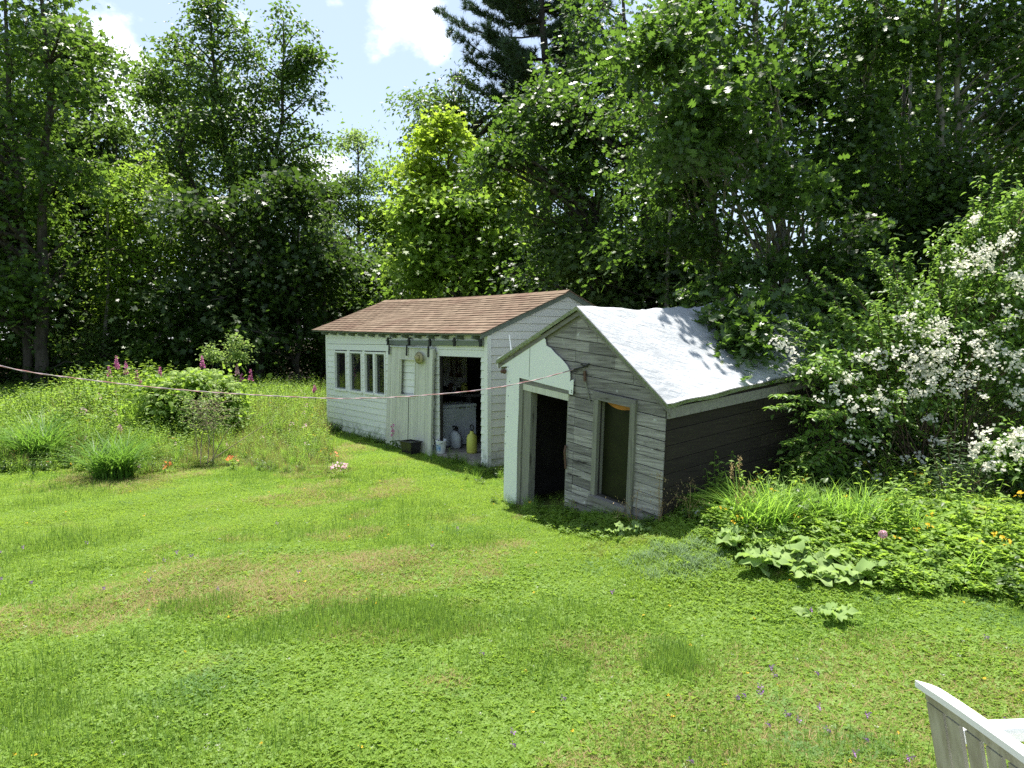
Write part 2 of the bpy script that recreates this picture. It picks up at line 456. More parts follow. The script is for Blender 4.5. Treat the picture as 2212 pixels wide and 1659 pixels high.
def shingle_mat(name, usevar):
    m, nt, p, out = mat(name)
    a = noise(nt, 1.1, 4, .6, obj=False); b = noise(nt, 160, 3, .7, obj=False)
    if usevar: r = attr(nt)
    else: r = nt.nodes.new('ShaderNodeObjectInfo').outputs['Random']
    c = mixc(nt, r, (.128, .094, .064), (.196, .150, .106))
    c = mixc(nt, ramp(nt, a, .45, .7), c, (.130, .085, .060))
    c = mixc(nt, ramp(nt, b, .4, .65, 0, .45), c, (.12, .07, .05))
    nt.links.new(c, p.inputs['Base Color']); p.inputs['Roughness'].default_value = .92; p.inputs['Specular IOR Level'].default_value = .2
    bump(nt, p, b, .5, .003)
    return m
M['shingle'] = shingle_mat('brown_shingle', False)
M['shingle_rows'] = shingle_mat('brown_shingle_rows', True)
def tarp_mat():
    m, nt, p, out = mat('white_tarp')
    a = noise(nt, 1.6, 6, .6, obj=False); b = noise(nt, 9, 5, .6, obj=False, vscale=(.5, 1.6, 1))
    c = mixc(nt, ramp(nt, a, .42, .7), (.38, .40, .42), (.28, .30, .32))
    c = mixc(nt, ramp(nt, noise(nt, 4, 7, .75, obj=False), .60, .72), c, (.30, .33, .34))
    nt.links.new(c, p.inputs['Base Color']); p.inputs['Roughness'].default_value = .42
    bump(nt, p, b, .8, .05)
    return m
M['tarp'] = tarp_mat()

# ------------------------------------------------------------------ ground
def build_ground():
    xs = np.concatenate([np.linspace(-400, -30, 24)[:-1], np.linspace(-30, 30, 141), np.linspace(30, 400, 24)[1:]])
    ys = np.concatenate([np.linspace(-60, -4, 12)[:-1], np.linspace(-4, 40, 121), np.linspace(40, 700, 30)[1:]])
    X, Y = np.meshgrid(xs, ys)
    Z = gz(X, Y)
    V = np.stack([X, Y, Z], -1).reshape(-1, 3)
    w = len(xs); i = np.arange(len(ys) - 1)[:, None] * w + np.arange(w - 1)[None, :]
    F = np.stack([i, i + 1, i + w + 1, i + w], -1).reshape(-1, 4)
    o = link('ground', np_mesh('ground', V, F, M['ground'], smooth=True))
    tag(o, 'grassy ground sloping gently under lawn and woods', kind='structure')
build_ground()

# ------------------------------------------------------------------ white shed with brown shingle roof
TH = math.atan2(-.791, .612)
S1 = empty('white_shed', (-.43, 12.64, 0), TH, 'long white clapboard shed with brown shingle roof and open sliding door', 'shed')
LEN, DEP = 7.02, 3.77
def top1(x):                 # height of the wall top / eave along the front (x is 0 at the near corner, negative away)
    s = -x
    return 2.40 + .03 * max(0, s - 3.5) ** 1.05 * .9
def base1(x): return -.05 + .02 * min(7, -x)
def roof1(x, y):             # top of the roof deck
    s = -x
    e = 2.425 - .015 * math.sin(math.pi * min(1, s / 7.4)) + .018 * s
    r = 3.25 + .016 * s - .035 * math.sin(math.pi * min(1, s / 7.4))
    half = 1.886
    t = (y + .2) / (half + .2) if y <= half else (2 * half + .2 - y) / (half + .2)
    return e + (r - e) * t

def clap(g_name, x0, x1, z0, z1, m, xb0=None, xb1=None):
    """one clapboard on the front wall; lower edge proud"""
    g = G(); xa, xb = (x0 if xb0 is None else xb0), (x1 if xb1 is None else xb1)
    g.hexa([(x0, -.024, z0), (x1, -.024, z0), (x1, .0, z0), (x0, .0, z0), (xa, -.008, z1), (xb, -.008, z1), (xb, .0, z1), (xa, .0, z1)])
    return g.obj(g_name, m, S1)
ROW = .144
opens = [(-6.50, -5.88), (-5.64, -5.04), (-4.83, -4.41), (-4.32, -3.87)]
WZ0, WZ1 = 1.10, 1.99
def rows_front(xl, xr, z0f, z1f, cuts=(), cz=(9, 9)):
    k = 0
    z = -.10
    while z < 2.65:
        za, zb = z, z + ROW - .004
        segs = [(xl, xr)]
        if cuts and zb > cz[0] and za < cz[1]:
            if za < cz[0] - .002: za2 = None
            segs = []; cur = xl
            for (a, b) in cuts:
                segs.append((cur, a - .045)); cur = b + .045
            segs.append((cur, xr))
        for (a, b) in segs:
            ta, tb = z1f(a), z1f(b)
            if zb < z0f or za > max(ta, tb) - .03 or b - a < .03: continue
            j = random.uniform(-.003, .003)
            if zb > min(ta, tb):
                g = G()
                g.hexa([(a, -.024, za), (b, -.024, za), (b, 0, za), (a, 0, za), (a, -.008, max(za + .01, min(zb, ta))), (b, -.008, max(za + .01, min(zb, tb))), (b, 0, max(za + .01, min(zb, tb))), (a, 0, max(za + .01, min(zb, ta)))])
                g.obj('clapboard', M['siding'], S1)
            else:
                clap('clapboard', a, b, max(za, z0f) + j, zb + j, M['siding'])
        z += ROW
rows_front(-LEN + .05, -1.62, -.2, lambda x: top1(x) - .02, opens, (WZ0, WZ1))
rows_front(-.19, -.07, -.2, lambda x: 2.0)
for zz in (2.0, 2.13, 2.27):
    clap('clapboard', -1.62, -.07, zz, min(zz + .126, 2.395), M['siding'])
# wall body behind the boards
g = G()
g.box(-LEN + .01, -1.60, .002, .06, -.25, WZ0 - .003)
g.box(-LEN + .01, -1.60, .002, .06, WZ1 + .003, 2.40)
cur = -LEN + .01
for a, b in opens + [(-1.6, 0)]:
    g.box(cur, a - .002, .002, .06, WZ0 - .003, WZ1 + .003); cur = b + .002
g.box(-1.598, -.19, .002, .06, 1.985, 2.40)
g.box(-.188, -.03, .002, .06, -.25, 2.40)
g.box(-LEN + .01, -LEN + .06, .063, DEP - .05, -.25, 2.45)
g.box(-LEN + .01, -.05, DEP - .05, DEP, -.25, 2.45)
g.obj('wall', M['inner'], S1)
# gable wall at the near end
def gtop(y): return roof1(0, y) - .035
g = G()
g.prism([(.002, -.25), (DEP - .052, -.25), (DEP - .052, gtop(DEP) - .01), (1.886, gtop(1.886) - .01), (.002, gtop(.002) - .01)], 'x', -.048, -.002)
g.obj('gable_wall', M['inner'], S1)
z = -.12
while z < 3.25:
    z0, z1 = z, z + ROW - .004
    def yr(zz):
        if zz <= gtop(0): return .05, DEP - .05
        t = (zz - gtop(0)) / (gtop(1.886) - gtop(0))
        return max(.05, 1.886 * t), min(DEP - .05, DEP - 1.886 * t)
    a0, b0 = yr(z0); a1, b1 = yr(z1)
    if z1 > gtop(1.886) - .01: break
    g = G()
    g.hexa([(.024, a0, z0), (.024, b0, z0), (0, b0, z0), (0, a0, z0), (.008, a1, z1), (.008, b1, z1), (0, b1, z1), (0, a1, z1)])
    g.obj('clapboard', M['siding_gable'], S1, label='clapboard on the gable end')
    z += ROW
# corner posts
g = G(); g.box(-.07, .034, -.034, .004, -.25, 2.395); g.obj('corner_board', M['trim'], S1)
g = G(); g.box(.0, .034, .005, .05, -.25, 2.395); g.obj('corner_board', M['trim'], S1)
g = G(); g.box(-LEN - .03, -LEN + .05, -.034, .004, -.2, 2.46); g.obj('corner_board', M['trim'], S1)
# windows
for k, (a, b) in enumerate(opens):
    f = G(); t = .045
    f.box(a - t, a, -.040, .05, WZ0 - t, WZ1 + t); f.box(b, b + t, -.040, .05, WZ0 - t, WZ1 + t)
    f.box(a + .001, b - .001, -.040, .05, WZ1, WZ1 + t - .002)
    w = f.obj('window', M['trim'], S1)
    s = G(); s.box(a - t - .01, b + t + .01, -.055, -.041, WZ0 - t - .005, WZ0 - .004); s.box(a + .001, b - .001, -.04, .05, WZ0 - t, WZ0 - .002); s.obj('sill', M['trim'], w)
    s = G(); q = .028
    s.box(a + .004, a + q, .012, .035, WZ0 + .004, WZ1 - .004); s.box(b - q, b - .004, .012, .035, WZ0 + .004, WZ1 - .004)
    s.box(a + q + .001, b - q - .001, .012, .035, WZ0 + .004, WZ0 + q); s.box(a + q + .001, b - q - .001, .012, .035, WZ1 - q, WZ1 - .004)
    s.obj('sash', M['track'], w)
    s = G(); s.box(a + q, b - q, .022, .026, WZ0 + q, WZ1 - q); s.obj('pane', M['glass'], w)
    s = G()
    s.tube([(a + .06 + .02 * math.sin(i * 1.7), .12 + .02 * math.sin(i * 2.6), WZ0 + .02 + i * .12) for i in range(8)], .018, 5) if k % 2 else s.box(a + (b - a) * .55, b - .03, .10, .115, WZ0 + .02, WZ1 - .1)
    s.obj('curtain', M['curtain'], w)
# rafter tails
for i in range(14):
    x = -.25 - i * .515
    e = roof1(x, -.2); e2 = roof1(x, .1)
    g = G(); g.hexa([(x - .022, -.175, e - .095), (x + .022, -.175, e - .095), (x + .022, .001, e2 - .24), (x - .022, .001, e2 - .24),
                     (x - .022, -.175, e - .035), (x + .022, -.175, e - .035), (x + .022, .001, roof1(x, 0) - .035), (x - .022, .001, roof1(x, 0) - .035)])
    g.obj('rafter_tail', M['track'], S1)
# roof deck
def deck(y0, y1, name):
    V = []; F = []
    n = 16
    for i in range(n + 1):
        x = .07 - i * (7.55 / n)
        for y in (y0, y1):
            V.append((x, y, roof1(x, y) - .012)); 
        for y in (y0, y1):
            V.append((x, y, roof1(x, y) - .034))
    for i in range(n):
        b = i * 4; c = b + 4
        F += [(b, b + 1, c + 1, c), (b + 2, c + 2, c + 3, b + 3), (b, c, c + 2, b + 2), (b + 1, b + 3, c + 3, c + 1)]
    F += [(0, 2, 3, 1), (n * 4, n * 4 + 1, n * 4 + 3, n * 4 + 2)]
    g = G(); g.v = V; g.f = F
    return g.obj(name, M['track'], S1)
deck(-.2, 1.886, 'roof_deck')
ro = deck(DEP + .2, 1.8865, 'roof_deck')
# shingles: 16 courses, alternate courses shifted
tabs = []
NC = 16; slope = (1.886 + .2)
for c in range(NC):
    y0 = -.225 + c * slope / NC; y1 = y0 + slope / NC + .05
    if c == NC - 1: y1 = 1.95
    off = (c % 2) * .15 + random.uniform(-.02, .02)
    x = .09 - off * .999
    first = True
    while x > -7.5:
        x0 = max(x - .290, -7.5)
        if first and off > .02: xa = .09; first = False; tabs.append((c, x + .004, xa, y0, y1)); 
        if x - x0 > .04: tabs.append((c, x0, x, y0, y1))
        first = False
        x -= .30
tabs.sort(key=lambda t: -t[2] + t[0] * .02)
def shingle_hexa(g, t):
    c, xa, xb, y0, y1 = t
    j = random.uniform(-.006, .006); l0 = random.uniform(.002, .010); l1 = random.uniform(.002, .010)
    ym = min(y1, 1.886)
    p = [(xa, y0 + j, roof1(xa, y0)), (xb, y0 + j, roof1(xb, y0)), (xb, ym, roof1(xb, ym) - .010), (xa, ym, roof1(xa, ym) - .010)]
    th = .010
    g.hexa(p + [(xa, y0 + j, p[0][2] + th + l0), (xb, y0 + j, p[1][2] + th + l1), (xb, ym, p[2][2] + .006), (xa, ym, p[3][2] + .006)])
for t in tabs[:300]:
    g = G(); shingle_hexa(g, t); g.obj('shingle', M['shingle'], S1)
g = G(); var = []
for t in tabs[300:]:
    shingle_hexa(g, t); var += [random.random()] * 8
o = np_mesh('shingle_rows', np.array(g.v), np.array(g.f), M['shingle_rows'], attr=var)
link('shingle_rows', o, S1, kind='stuff')
g = G()
for c in range(15):
    y0 = DEP + .22 - c * slope / 15
    y1 = y0 - slope / 15 - .04
    g.hexa([(.08, y0, roof1(0, y0) + .0), (-7.5, y0, roof1(-7.5, y0)), (-7.5, max(y1, 1.89), roof1(-7.5, max(y1, 1.89)) - .008), (.08, max(y1, 1.89), roof1(0, max(y1, 1.89)) - .008),
            (.08, y0, roof1(0, y0) + .012), (-7.5, y0, roof1(-7.5, y0) + .012), (-7.5, max(y1, 1.89), roof1(-7.5, max(y1, 1.89)) + .002), (.08, max(y1, 1.89), roof1(0, max(y1, 1.89)) + .002)])
link('shingle_rows', np_mesh('shingle_rows_back', np.array(g.v), np.array(g.f), M['shingle_rows'], attr=np.repeat(RNG.random(15), 8)), S1, kind='stuff')
for i in range(24):           # ridge caps
    x0 = .08 - i * .315
    g = G()
    V = []
    for x in (x0, x0 - .33):
        zr = roof1(x, 1.886)
        V += [(x, 1.886 - .13, zr - .042), (x, 1.886, zr + .022 + (.006 if x == x0 else 0)), (x, 1.886 + .13, zr - .042), (x, 1.886, zr - .0)]
    g.v = V; g.f = [(0, 1, 5, 4), (1, 2, 6, 5), (3, 0, 4, 7), (2, 3, 7, 6), (0, 3, 2, 1), (4, 5, 6, 7)]
    g.obj('ridge_shingle', M['shingle'], S1)
# rake boards
for (ya, yb) in ((-.19, 1.885), (1.887, DEP + .18)):
    g = G(); g.hexa([(.036, ya, roof1(0, ya) - .10), (.06, ya, roof1(0, ya) - .10), (.06, yb, roof1(0, yb) - .10), (.036, yb, roof1(0, yb) - .10),
                     (.036, ya, roof1(0, ya) - .036), (.06, ya, roof1(0, ya) - .036), (.06, yb, roof1(0, yb) - .036), (.036, yb, roof1(0, yb) - .036)])
    g.obj('rake_board', M['track'], S1)
# sliding door track with brackets
g = G(); g.box(-3.62, -.06, -.075, -.040, 2.205, 2.300); g.obj('door_track', M['track'], S1)
for x in (-3.58, -2.66, -1.83, -.95, -.10):
    g = G(); g.box(x - .03, x + .03, -.105, -.077, 2.19, 2.33); g.box(x - .02, x + .02, -.105, -.03, 2.331, 2.36); g.box(x - .045, x + .045, -.110, -.106, 2.28, 2.31)
    g.obj('track_bracket', M['black'], S1)
# sliding door (slightly skewed)
DX0, DX1, DZ0, DZ1 = -3.53, -1.66, -.0, 2.15
hx0, hx1, hz0, hz1 = -2.98, -2.36, 1.16, 1.90     # its window hole
def dskew(x, y, z):
    return (x - .10 * (1 - (z / 2.15)) * (.9 if x < -2.6 else .45), y - .05 * (1 - z / 2.15), z - .015 * (x + 2.6))
door = None
nb = 13; bw = (DX1 - DX0) / nb
db = []
for i in range(nb):
    a, b = DX0 + i * bw + .002, DX0 + (i + 1) * bw - .003
    gs = [(DZ0 + random.uniform(-.02, .02), DZ1)]
    cx = (a + b) / 2
    if hx0 < cx < hx1: gs = [(gs[0][0], hz0 - .001), (hz1 + .001, DZ1)]
    for (z0, z1) in gs:
        dy = random.uniform(-.003, .003)
        g = G(); g.box(a, b, -.105 + dy, -.078 + dy, z0, z1); db.append(g)
g = G(); g.box(DX0 + .01, DX1 - .01, -.077, -.052, .25, .37); g.box(DX0 + .01, DX1 - .01, -.077, -.052, 1.0, 1.12); g.box(DX0 + .01, DX1 - .01, -.077, -.052, 1.97, 2.09)
door = g.obj('sliding_door', M['door_board'], S1, xf=dskew)
for g in db: g.obj('door_board', M['door_board'], door, xf=dskew)
g = G(); g.box(DX1 - .10, DX1 + .012, -.135, -.106, 0, 2.14); g.obj('door_edge_post', M['door_board'], door, xf=dskew)
g = G(); g.box(hx0 - .035, hx0, -.12, -.06, hz0 - .03, hz1 + .02); g.box(hx0 + .001, hx1, -.12, -.06, hz0 - .03, hz0); g.box(hx0 + .001, hx1, -.12, -.06, hz1, hz1 + .02); g.box(hx1 + .001, hx1 + .02, -.12, -.06, hz0 - .03, hz1 + .02)
g.obj('hole_frame', M['door_board'], door, xf=dskew)
g = G(); g.box(DX0 + .1, DX1 - .05, -.14, -.045, 2.152, 2.165); g.obj('metal_flashing', M['enamel'], door, xf=dskew)
for x in (-3.42, -2.66, -1.80):
    g = G(); g.box(x - .028, x + .028, -.150, -.142, 1.98, 2.19); g.lathe((x, -.125, 2.19), [(.03, 0), (.03, .02)], 8)
    g.obj('door_hanger', M['black'], door, xf=dskew)
g = G(); g.box(-2.60, -2.585, -.112, -.107, .1, hz0 - .05); g.obj('gap_strip', M['inner'], door, xf=dskew)
# straw hat on the door
hat = empty('straw_hat', (0, 0, 0), 0, 'faded straw hat hanging at the top of the sliding door', 'hat')
hp = Matrix.Rotation(TH, 4, 'Z')
def w1(x, y, z): return Vector((-.43, 12.64, 0)) + hp @ Vector((x, y, z))
hat.location = w1(-2.13, -.165, 1.95)
hat.rotation_euler = (math.radians(82), math.radians(12), TH - .1)
hat.scale = (.8, .8, .8)
g = G(); g.lathe((0, 0, 0), [(.0, 0), (.10, .004), (.19, .0), (.20, .006), (.10, .012), (.09, .02)], 18, 1.15, .75); g.obj('brim', M['straw'], hat, smooth=True)
g = G(); g.lathe((0, 0, .018), [(.095, 0), (.088, .05), (.06, .085), (.01, .09)], 18, 1.1, .75); g.obj('crown_of_hat', M['straw'], hat, smooth=True)

# floor, inner walls
g = G(); g.box(-LEN + .07, -.06, .065, DEP - .06, -.2, .10); g.box(-1.62, -.19, -.06, .063, -.2, .085); g.obj('floor_slab', M['concrete'], S1)
g = G(); g.box(-4.66, -3.66, 2.0, 2.03, 1.16, 2.38); g.obj('peeling_panel', M['inner_pale'], S1)
for x in (-4.25, -4.0, -3.86):
    g = G(); g.tube([(x, 1.96, 2.1), (x + .01, 1.96, 1.5)], .018, 5); g.box(x - .05, x + .05, 1.95, 1.97, 1.42, 1.50)
    o = g.obj('hand_tool', M['brown'])
    o.matrix_world = Matrix.Translation((-.43, 12.64, 0)) @ hp
    tag(o, {-4.25: 'long handled tool hanging left on the pale wall inside the white shed', -4.0: 'middle tool of three hanging inside the white shed', -3.86: 'right hand tool of three hanging inside the white shed'}[x], 'tool')
wb = empty('workbench', w1(-3.8, 1.5, .1), TH, 'dark wooden workbench deep inside the white shed', 'workbench')
g = G(); g.box(-1.1, 1.0, -.05, .49, .93, .99); g.obj('bench_top', M['frame_wood_h'], wb)
for x in (-1.05, .9):
    for y in (0, .4):
        g = G(); g.box(x, x + .07, y, y + .07, 0, .929); g.obj('leg', M['frame_wood'], wb)
for i, (x, y, r, h, mm, lb) in enumerate(((-3.85, 1.7, .07, .20, 'brown', 'dark pot on the workbench inside the shed'), (-3.62, 1.65, .045, .15, 'enamel', 'small pale jar on the workbench inside the shed'), (-3.35, 1.75, .08, .22, 'yellow_plastic', 'yellowish can on the workbench inside the shed'))):
    g = G(); g.lathe((0, 0, 0), [(r * .8, 0), (r, .02), (r, h * .75), (r * .7, h * .9), (r * .75, h)], 14)
    o = g.obj('jar', M[mm], smooth=False); o.location = w1(x, y, 1.092); tag(o, lb, 'jar')
# chest freezer
fz = empty('chest_freezer', w1(-2.38, .75, .1), TH, 'white chest freezer standing just inside the open shed door', 'freezer')
g = G(); g.box(-.34, .34, -.40, .42, .02, .80); g.obj('freezer_body', M['enamel'], fz, bevel=.02)
g = G(); g.box(-.345, .345, -.41, .43, .803, .87); g.obj('lid', M['enamel'], fz, bevel=.015)
g = G(); g.box(.346, .36, -.02, .12, .79, .82); g.obj('handle', M['track'], fz)
for i in range(6):
    pass
# bucket
bk = empty('plastic_bucket', w1(-1.58, .0, .09), TH, 'white plastic bucket with blue label leaning at the shed threshold', 'bucket')
bk.rotation_euler = (.05, .10, TH)
g = G(); g.lathe((0, 0, 0), [(.085, 0), (.105, .22), (.112, .225), (.112, .26), (.104, .262), (.080, .012)], 18); g.obj('bucket_body', M['white_plastic'], bk, smooth=False)
g = G()
for i in range(5):
    a0, a1 = -2.3 + i * .32, -2.3 + (i + 1) * .32
    g.hexa([(.092 * math.cos(a0), .092 * math.sin(a0), .05), (.092 * math.cos(a1), .092 * math.sin(a1), .05), (.090 * math.cos(a1), .090 * math.sin(a1), .05), (.090 * math.cos(a0), .090 * math.sin(a0), .05),
            (.105 * math.cos(a0), .105 * math.sin(a0), .17), (.105 * math.cos(a1), .105 * math.sin(a1), .17), (.1 * math.cos(a1), .1 * math.sin(a1), .17), (.1 * math.cos(a0), .1 * math.sin(a0), .17)])
g.obj('label_print', M['blue_label'], bk)
g = G(); g.tube([(.115 * math.cos(t), -.03 - .10 * math.sin(t), .235 - .06 * math.sin(t)) for t in np.linspace(0, math.pi, 9)], .004, 4); g.obj('handle', M['black'], bk)
# sprayers
sp = empty('white_sprayer', w1(-1.86, .52, .10), TH, 'white garden sprayer tank with black pump handle beside the bucket', 'sprayer')
g = G(); g.lathe((0, 0, 0), [(.10, 0), (.135, .03), (.14, .26), (.11, .33), (.05, .36)], 18, 1.05, .8); g.obj('tank', M['enamel'], sp, smooth=True)
g = G(); g.lathe((0, 0, .36), [(.045, 0), (.045, .04), (.02, .05)], 12); g.tube([(-.09, 0, .43), (-.03, 0, .44), (.03, 0, .44), (.09, 0, .42)], .018, 6); g.tube([(0, 0, .40), (0, 0, .44)], .015, 6); g.obj('pump_handle', M['black'], sp)
g = G(); g.tube([(.05, -.02, .36), (.14, -.05, .38), (.24, -.02, .28), (.25, 0, .12), (.18, .02, .02)], .009, 5); g.obj('hose', M['black'], sp)
sp = empty('yellow_sprayer', w1(-1.12, .42, .10), TH, 'tall yellow garden sprayer with black ring handle inside the shed door', 'sprayer')
g = G(); g.lathe((0, 0, 0), [(.09, 0), (.105, .03), (.105, .30), (.085, .36), (.04, .39), (.04, .43)], 18); g.obj('tank', M['yellow_plastic'], sp, smooth=True)
g = G(); P = [(.055 * math.cos(t), 0, .50 + .055 * math.sin(t)) for t in np.linspace(0, 2 * math.pi, 15)]; g.tube(P, .014, 6, cap=False); g.tube([(0, 0, .42), (0, 0, .46)], .02, 6); g.obj('ring_handle', M['black'], sp)
# black tub outside the door
tb = empty('black_tub', w1(-2.15, -.36, float(gz(-1.99, 14.1))), TH + .1, 'black plastic planter tub on the grass before the sliding door', 'tub')
g = G()
g.hexa([(-.15, -.10, 0), (.15, -.10, 0), (.15, .10, 0), (-.15, .10, 0), (-.185, -.13, .26), (.185, -.13, .26), (.185, .13, .26), (-.185, .13, .26)])
g.obj('tub_body', M['black_plastic'], tb)
g = G(); g.box(-.205, .205, -.15, -.12, .261, .285); g.box(-.205, .205, .12, .15, .261, .285); g.box(-.205, -.175, -.119, .119, .261, .285); g.box(.175, .205, -.119, .119, .261, .285); g.obj('rim', M['black_plastic'], tb, bevel=.006)

# ------------------------------------------------------------------ weathered shed with white tarp roof
A2 = np.array([-.05, 10.1, 0.0])
S2 = empty('weathered_shed', tuple(A2), TH, 'small sagging grey plank shed under a white tarp roof', 'shed')
K = .097
W2, D2 = 2.80, 4.3
def X2(x, y, z):
    """leaning, racked frame of the old shed"""
    return (x + .045 * z, y, z - K * x + .06 * y * (x / W2) + .015 * y)
def inv2(xd, yd):
    """pixel of the photograph -> (x, z) of the unracked front wall"""
    r = ray(xd, yd); n = np.array([.791, .612, 0])
    c = np.array([0, 0, EYE]); t = ((A2 - c) @ n) / (r @ n); P = c + r * t
    x = (P - A2) @ np.array([.612, -.791, 0]); z = P[2]
    zz = z + K * x
    for _ in range(5):
        xx = x - .045 * zz; zz = z + K * xx
    return xx, zz
def c4(px, py):            # a reading off the enlarged crop of the front wall
    return inv2((1500 + px / 2.86) * .72, (980 + py / 2.86) * .72)
# gable profile in unracked coordinates
EZL, EZR, PZ, PX = 1.96, 1.90, 2.80, 1.33
def gt2(x): return EZL + (PZ - EZL) * x / PX if x < PX else EZR + (PZ - EZR) * (W2 - x) / (W2 - PX)
dl, dr = c4(205, 900)[0], c4(578, 900)[0]       # door opening
dtop = c4(420, 590)[1]
wl, wr = c4(850, 1000)[0], c4(1125, 1000)[0]    # window opening
wtop, wbot = c4(980, 655)[1], c4(960, 1480)[1]
print('S2 door', dl, dr, dtop, 'win', wl, wr, wtop, wbot)
seam = c4(642, 900)[0]
def plank(x0, x1, z0, z1):
    if x1 - x0 < .02: return
    # clip to the gable
    def lim(z):
        if z <= min(EZL, EZR): return 0, W2
        a = PX * (z - EZL) / (PZ - EZL); b = W2 - (W2 - PX) * (z - EZR) / (PZ - EZR)
        return max(0, a), min(W2, b)
    a0, b0 = lim(z0); a1, b1 = lim(z1)
    p0, q0, p1, q1 = max(x0, a0), min(x1, b0), max(x0, a1), min(x1, b1)
    if q0 - p0 < .03: return
    if q1 < p1: q1 = p1 = (q1 + p1) / 2
    d = random.uniform(-.004, .004); w = random.uniform(-.004, .004)
    g = G()
    g.hexa([(p0, -.016 + d, z0), (q0, -.016 + d + w, z0), (q0, .004, z0), (p0, .004, z0), (p1, -.014 + d, z1), (q1, -.014 + d + w, z1), (q1, .004, z1), (p1, .004, z1)])
    g.obj('plank', M['plank'], S2, xf=X2)
z = -.45; row = 0
edges_top = [seam - .01, 1.95, 1.55, 2.3, 1.7, 1.35, 1.9, 1.33, 2.0]
while z < PZ:
    h = random.uniform(.098, .120) if z < 1.55 else random.uniform(.135, .165)
    z1 = z + h - random.uniform(.007, .012)
    cuts = [0.0]
    segs = []
    zt, zb = z1, z
    def split(a, b, sm):
        sm = [s for s in sm if a + .08 < s < b - .08]
        e = [a] + sorted(sm) + [b]
        return [(e[i] + .002, e[i + 1] - .002) for i in range(len(e) - 1)]
    wcut = zb < wtop and zt > wbot
    dcut = zb < dtop
    rowseams = [seam] if z < 1.7 else ([seam - .02] if z > 2.15 else []) + [random.choice(edges_top)]
    if dcut:
        segs += split(0, dl - .10, [])
        right0 = dr + .01
    else:
        right0 = 0
    if wcut:
        segs += split(right0, wl - .015, rowseams if dcut else [])
        segs += split(wr + .015, W2, [])
    else:
        if z < wbot: rowseams = [seam, 1.62]
        segs += split(right0, W2, rowseams)
    for a, b in segs: plank(a, b, z, z1)
    z += h
# dark backing so gaps between planks stay dark
g = G()
g.prism([(.02, -.4), (dl, -.4), (dl, dtop), (dr, dtop), (dr, -.4), (wl, -.4), (wl, wtop), (wr, wtop), (wr, -.4), (W2 - .02, -.4), (W2 - .02, EZR - .03), (PX, PZ - .03), (.02, EZL - .03)], 'y', .006, .030)
g.box(wl, wr, .006, .03, -.4, wbot)
g.obj('wall_sheathing', M['inner'], S2, xf=X2)
# door frame
dtl = dtop
g = G(); g.box(dl - .0, dl + .16, -.02, .09, -.4, dtl - .002); g.obj('door_jamb', M['frame_wood'], S2, xf=X2)
g = G(); g.box(dl - .095, dl - .003, -.042, .005, -.4, dtl + .115); g.obj('door_jamb', M['frame_wood'], S2, xf=X2)
g = G(); g.box(dl - .001, dr + .03, -.036, .005, dtl, dtl + .085); g.obj('door_head_board', M['door_board'], S2, xf=X2)
g = G(); g.box(dl - .001, dr + .08, -.040, .005, dtl + .087, dtl + .19); g.obj('door_head_board', M['frame_wood_h'], S2, xf=X2)
g = G(); g.box(dr - .005, dr + .02, -.008, .09, -.4, dtl - .002); g.obj('door_jamb', M['frame_wood'], S2, xf=X2)
g = G(); g.tube([(dr + .01, -.03, 1.08), (dr + .015, -.05, 1.0), (dr + .03, -.035, .78)], .015, 5); g.obj('door_latch', M['brown'], S2, xf=X2)
# window frame
w = None
g = G(); g.box(wl - .075, wl - .002, -.045, .09, wbot - .02, wtop); w = g.obj('window', M['frame_wood'], S2, xf=X2)
g = G(); g.box(wr + .002, wr + .085, -.048, .09, wbot - .22, wtop + .06); g.obj('side_casing', M['frame_wood'], w, xf=X2)
g = G(); g.box(wl - .10, wr + .08, -.044, .06, wtop + .002, wtop + .10); g.obj('head_casing', M['frame_wood_h'], w, xf=X2)
g = G(); g.box(wl - .08, wr + .001, -.075, .10, wbot - .08, wbot - .022); g.obj('sill', M['frame_wood_h'], w, xf=X2)
g = G(); g.box(wl + .002, wr - .002, .075, .085, wbot - .02, wtop + .01); g.obj('pane', M['mossy_glass'], w, xf=X2)
g = G()
n = 10
for i in range(n):
    xa = wl + .05 + (wr - wl - .06) * i / n; xb = wl + .05 + (wr - wl - .06) * (i + 1) / n
    fa = .005 + .062 * math.sin(math.pi * (i / n) ** .8 * .9); fb = .005 + .062 * math.sin(math.pi * ((i + 1) / n) ** .8 * .9)
    g.hexa([(xa, .05, wtop - .01 - fa), (xb, .05, wtop - .01 - fb), (xb, .065, wtop - .01 - fb), (xa, .065, wtop - .01 - fa), (xa, .05, wtop), (xb, .05, wtop), (xb, .065, wtop), (xa, .065, wtop)])
g.obj('orange_rail', M['orange_rail'], w, xf=X2)
# torn white sheet covering the left of the gable
sheet = [(2, 270), (120, 205), (285, 105), (370, 60), (396, 88), (415, 110), (421, 160), (460, 182), (500, 228), (545, 268), (575, 300), (600, 330), (618, 365), (626, 392), (628, 440), (624, 470), (640, 455), (656, 452),
         (654, 520), (648, 582), (618, 574), (616, 545), (190, 436), (184, 700), (172, 1000), (168, 1250), (165, 1490), (150, 1560), (52, 1560), (58, 1300), (64, 960), (75, 620), (86, 340), (4, 345)]
pts = []
for (a, b) in sheet:
    x, z_ = c4(a, b); pts.append((x, z_))
g = G(); g.prism([(x, z_) for x, z_ in pts][::-1], 'y', -.052, -.044); sh = g.obj('torn_sheet', M['panel'], S2, xf=X2)
for (a, b) in ((195, 190), (98, 250), (95, 345), (108, 470), (98, 592), (92, 770), (75, 900), (70, 1000), (285, 120), (640, 545), (640, 560)):
    x, z_ = c4(a, b); g = G(); g.box(x - .006, x + .006, -.056, -.0525, z_ - .006, z_ + .006); g.obj('nail', M['black'], sh, xf=X2)
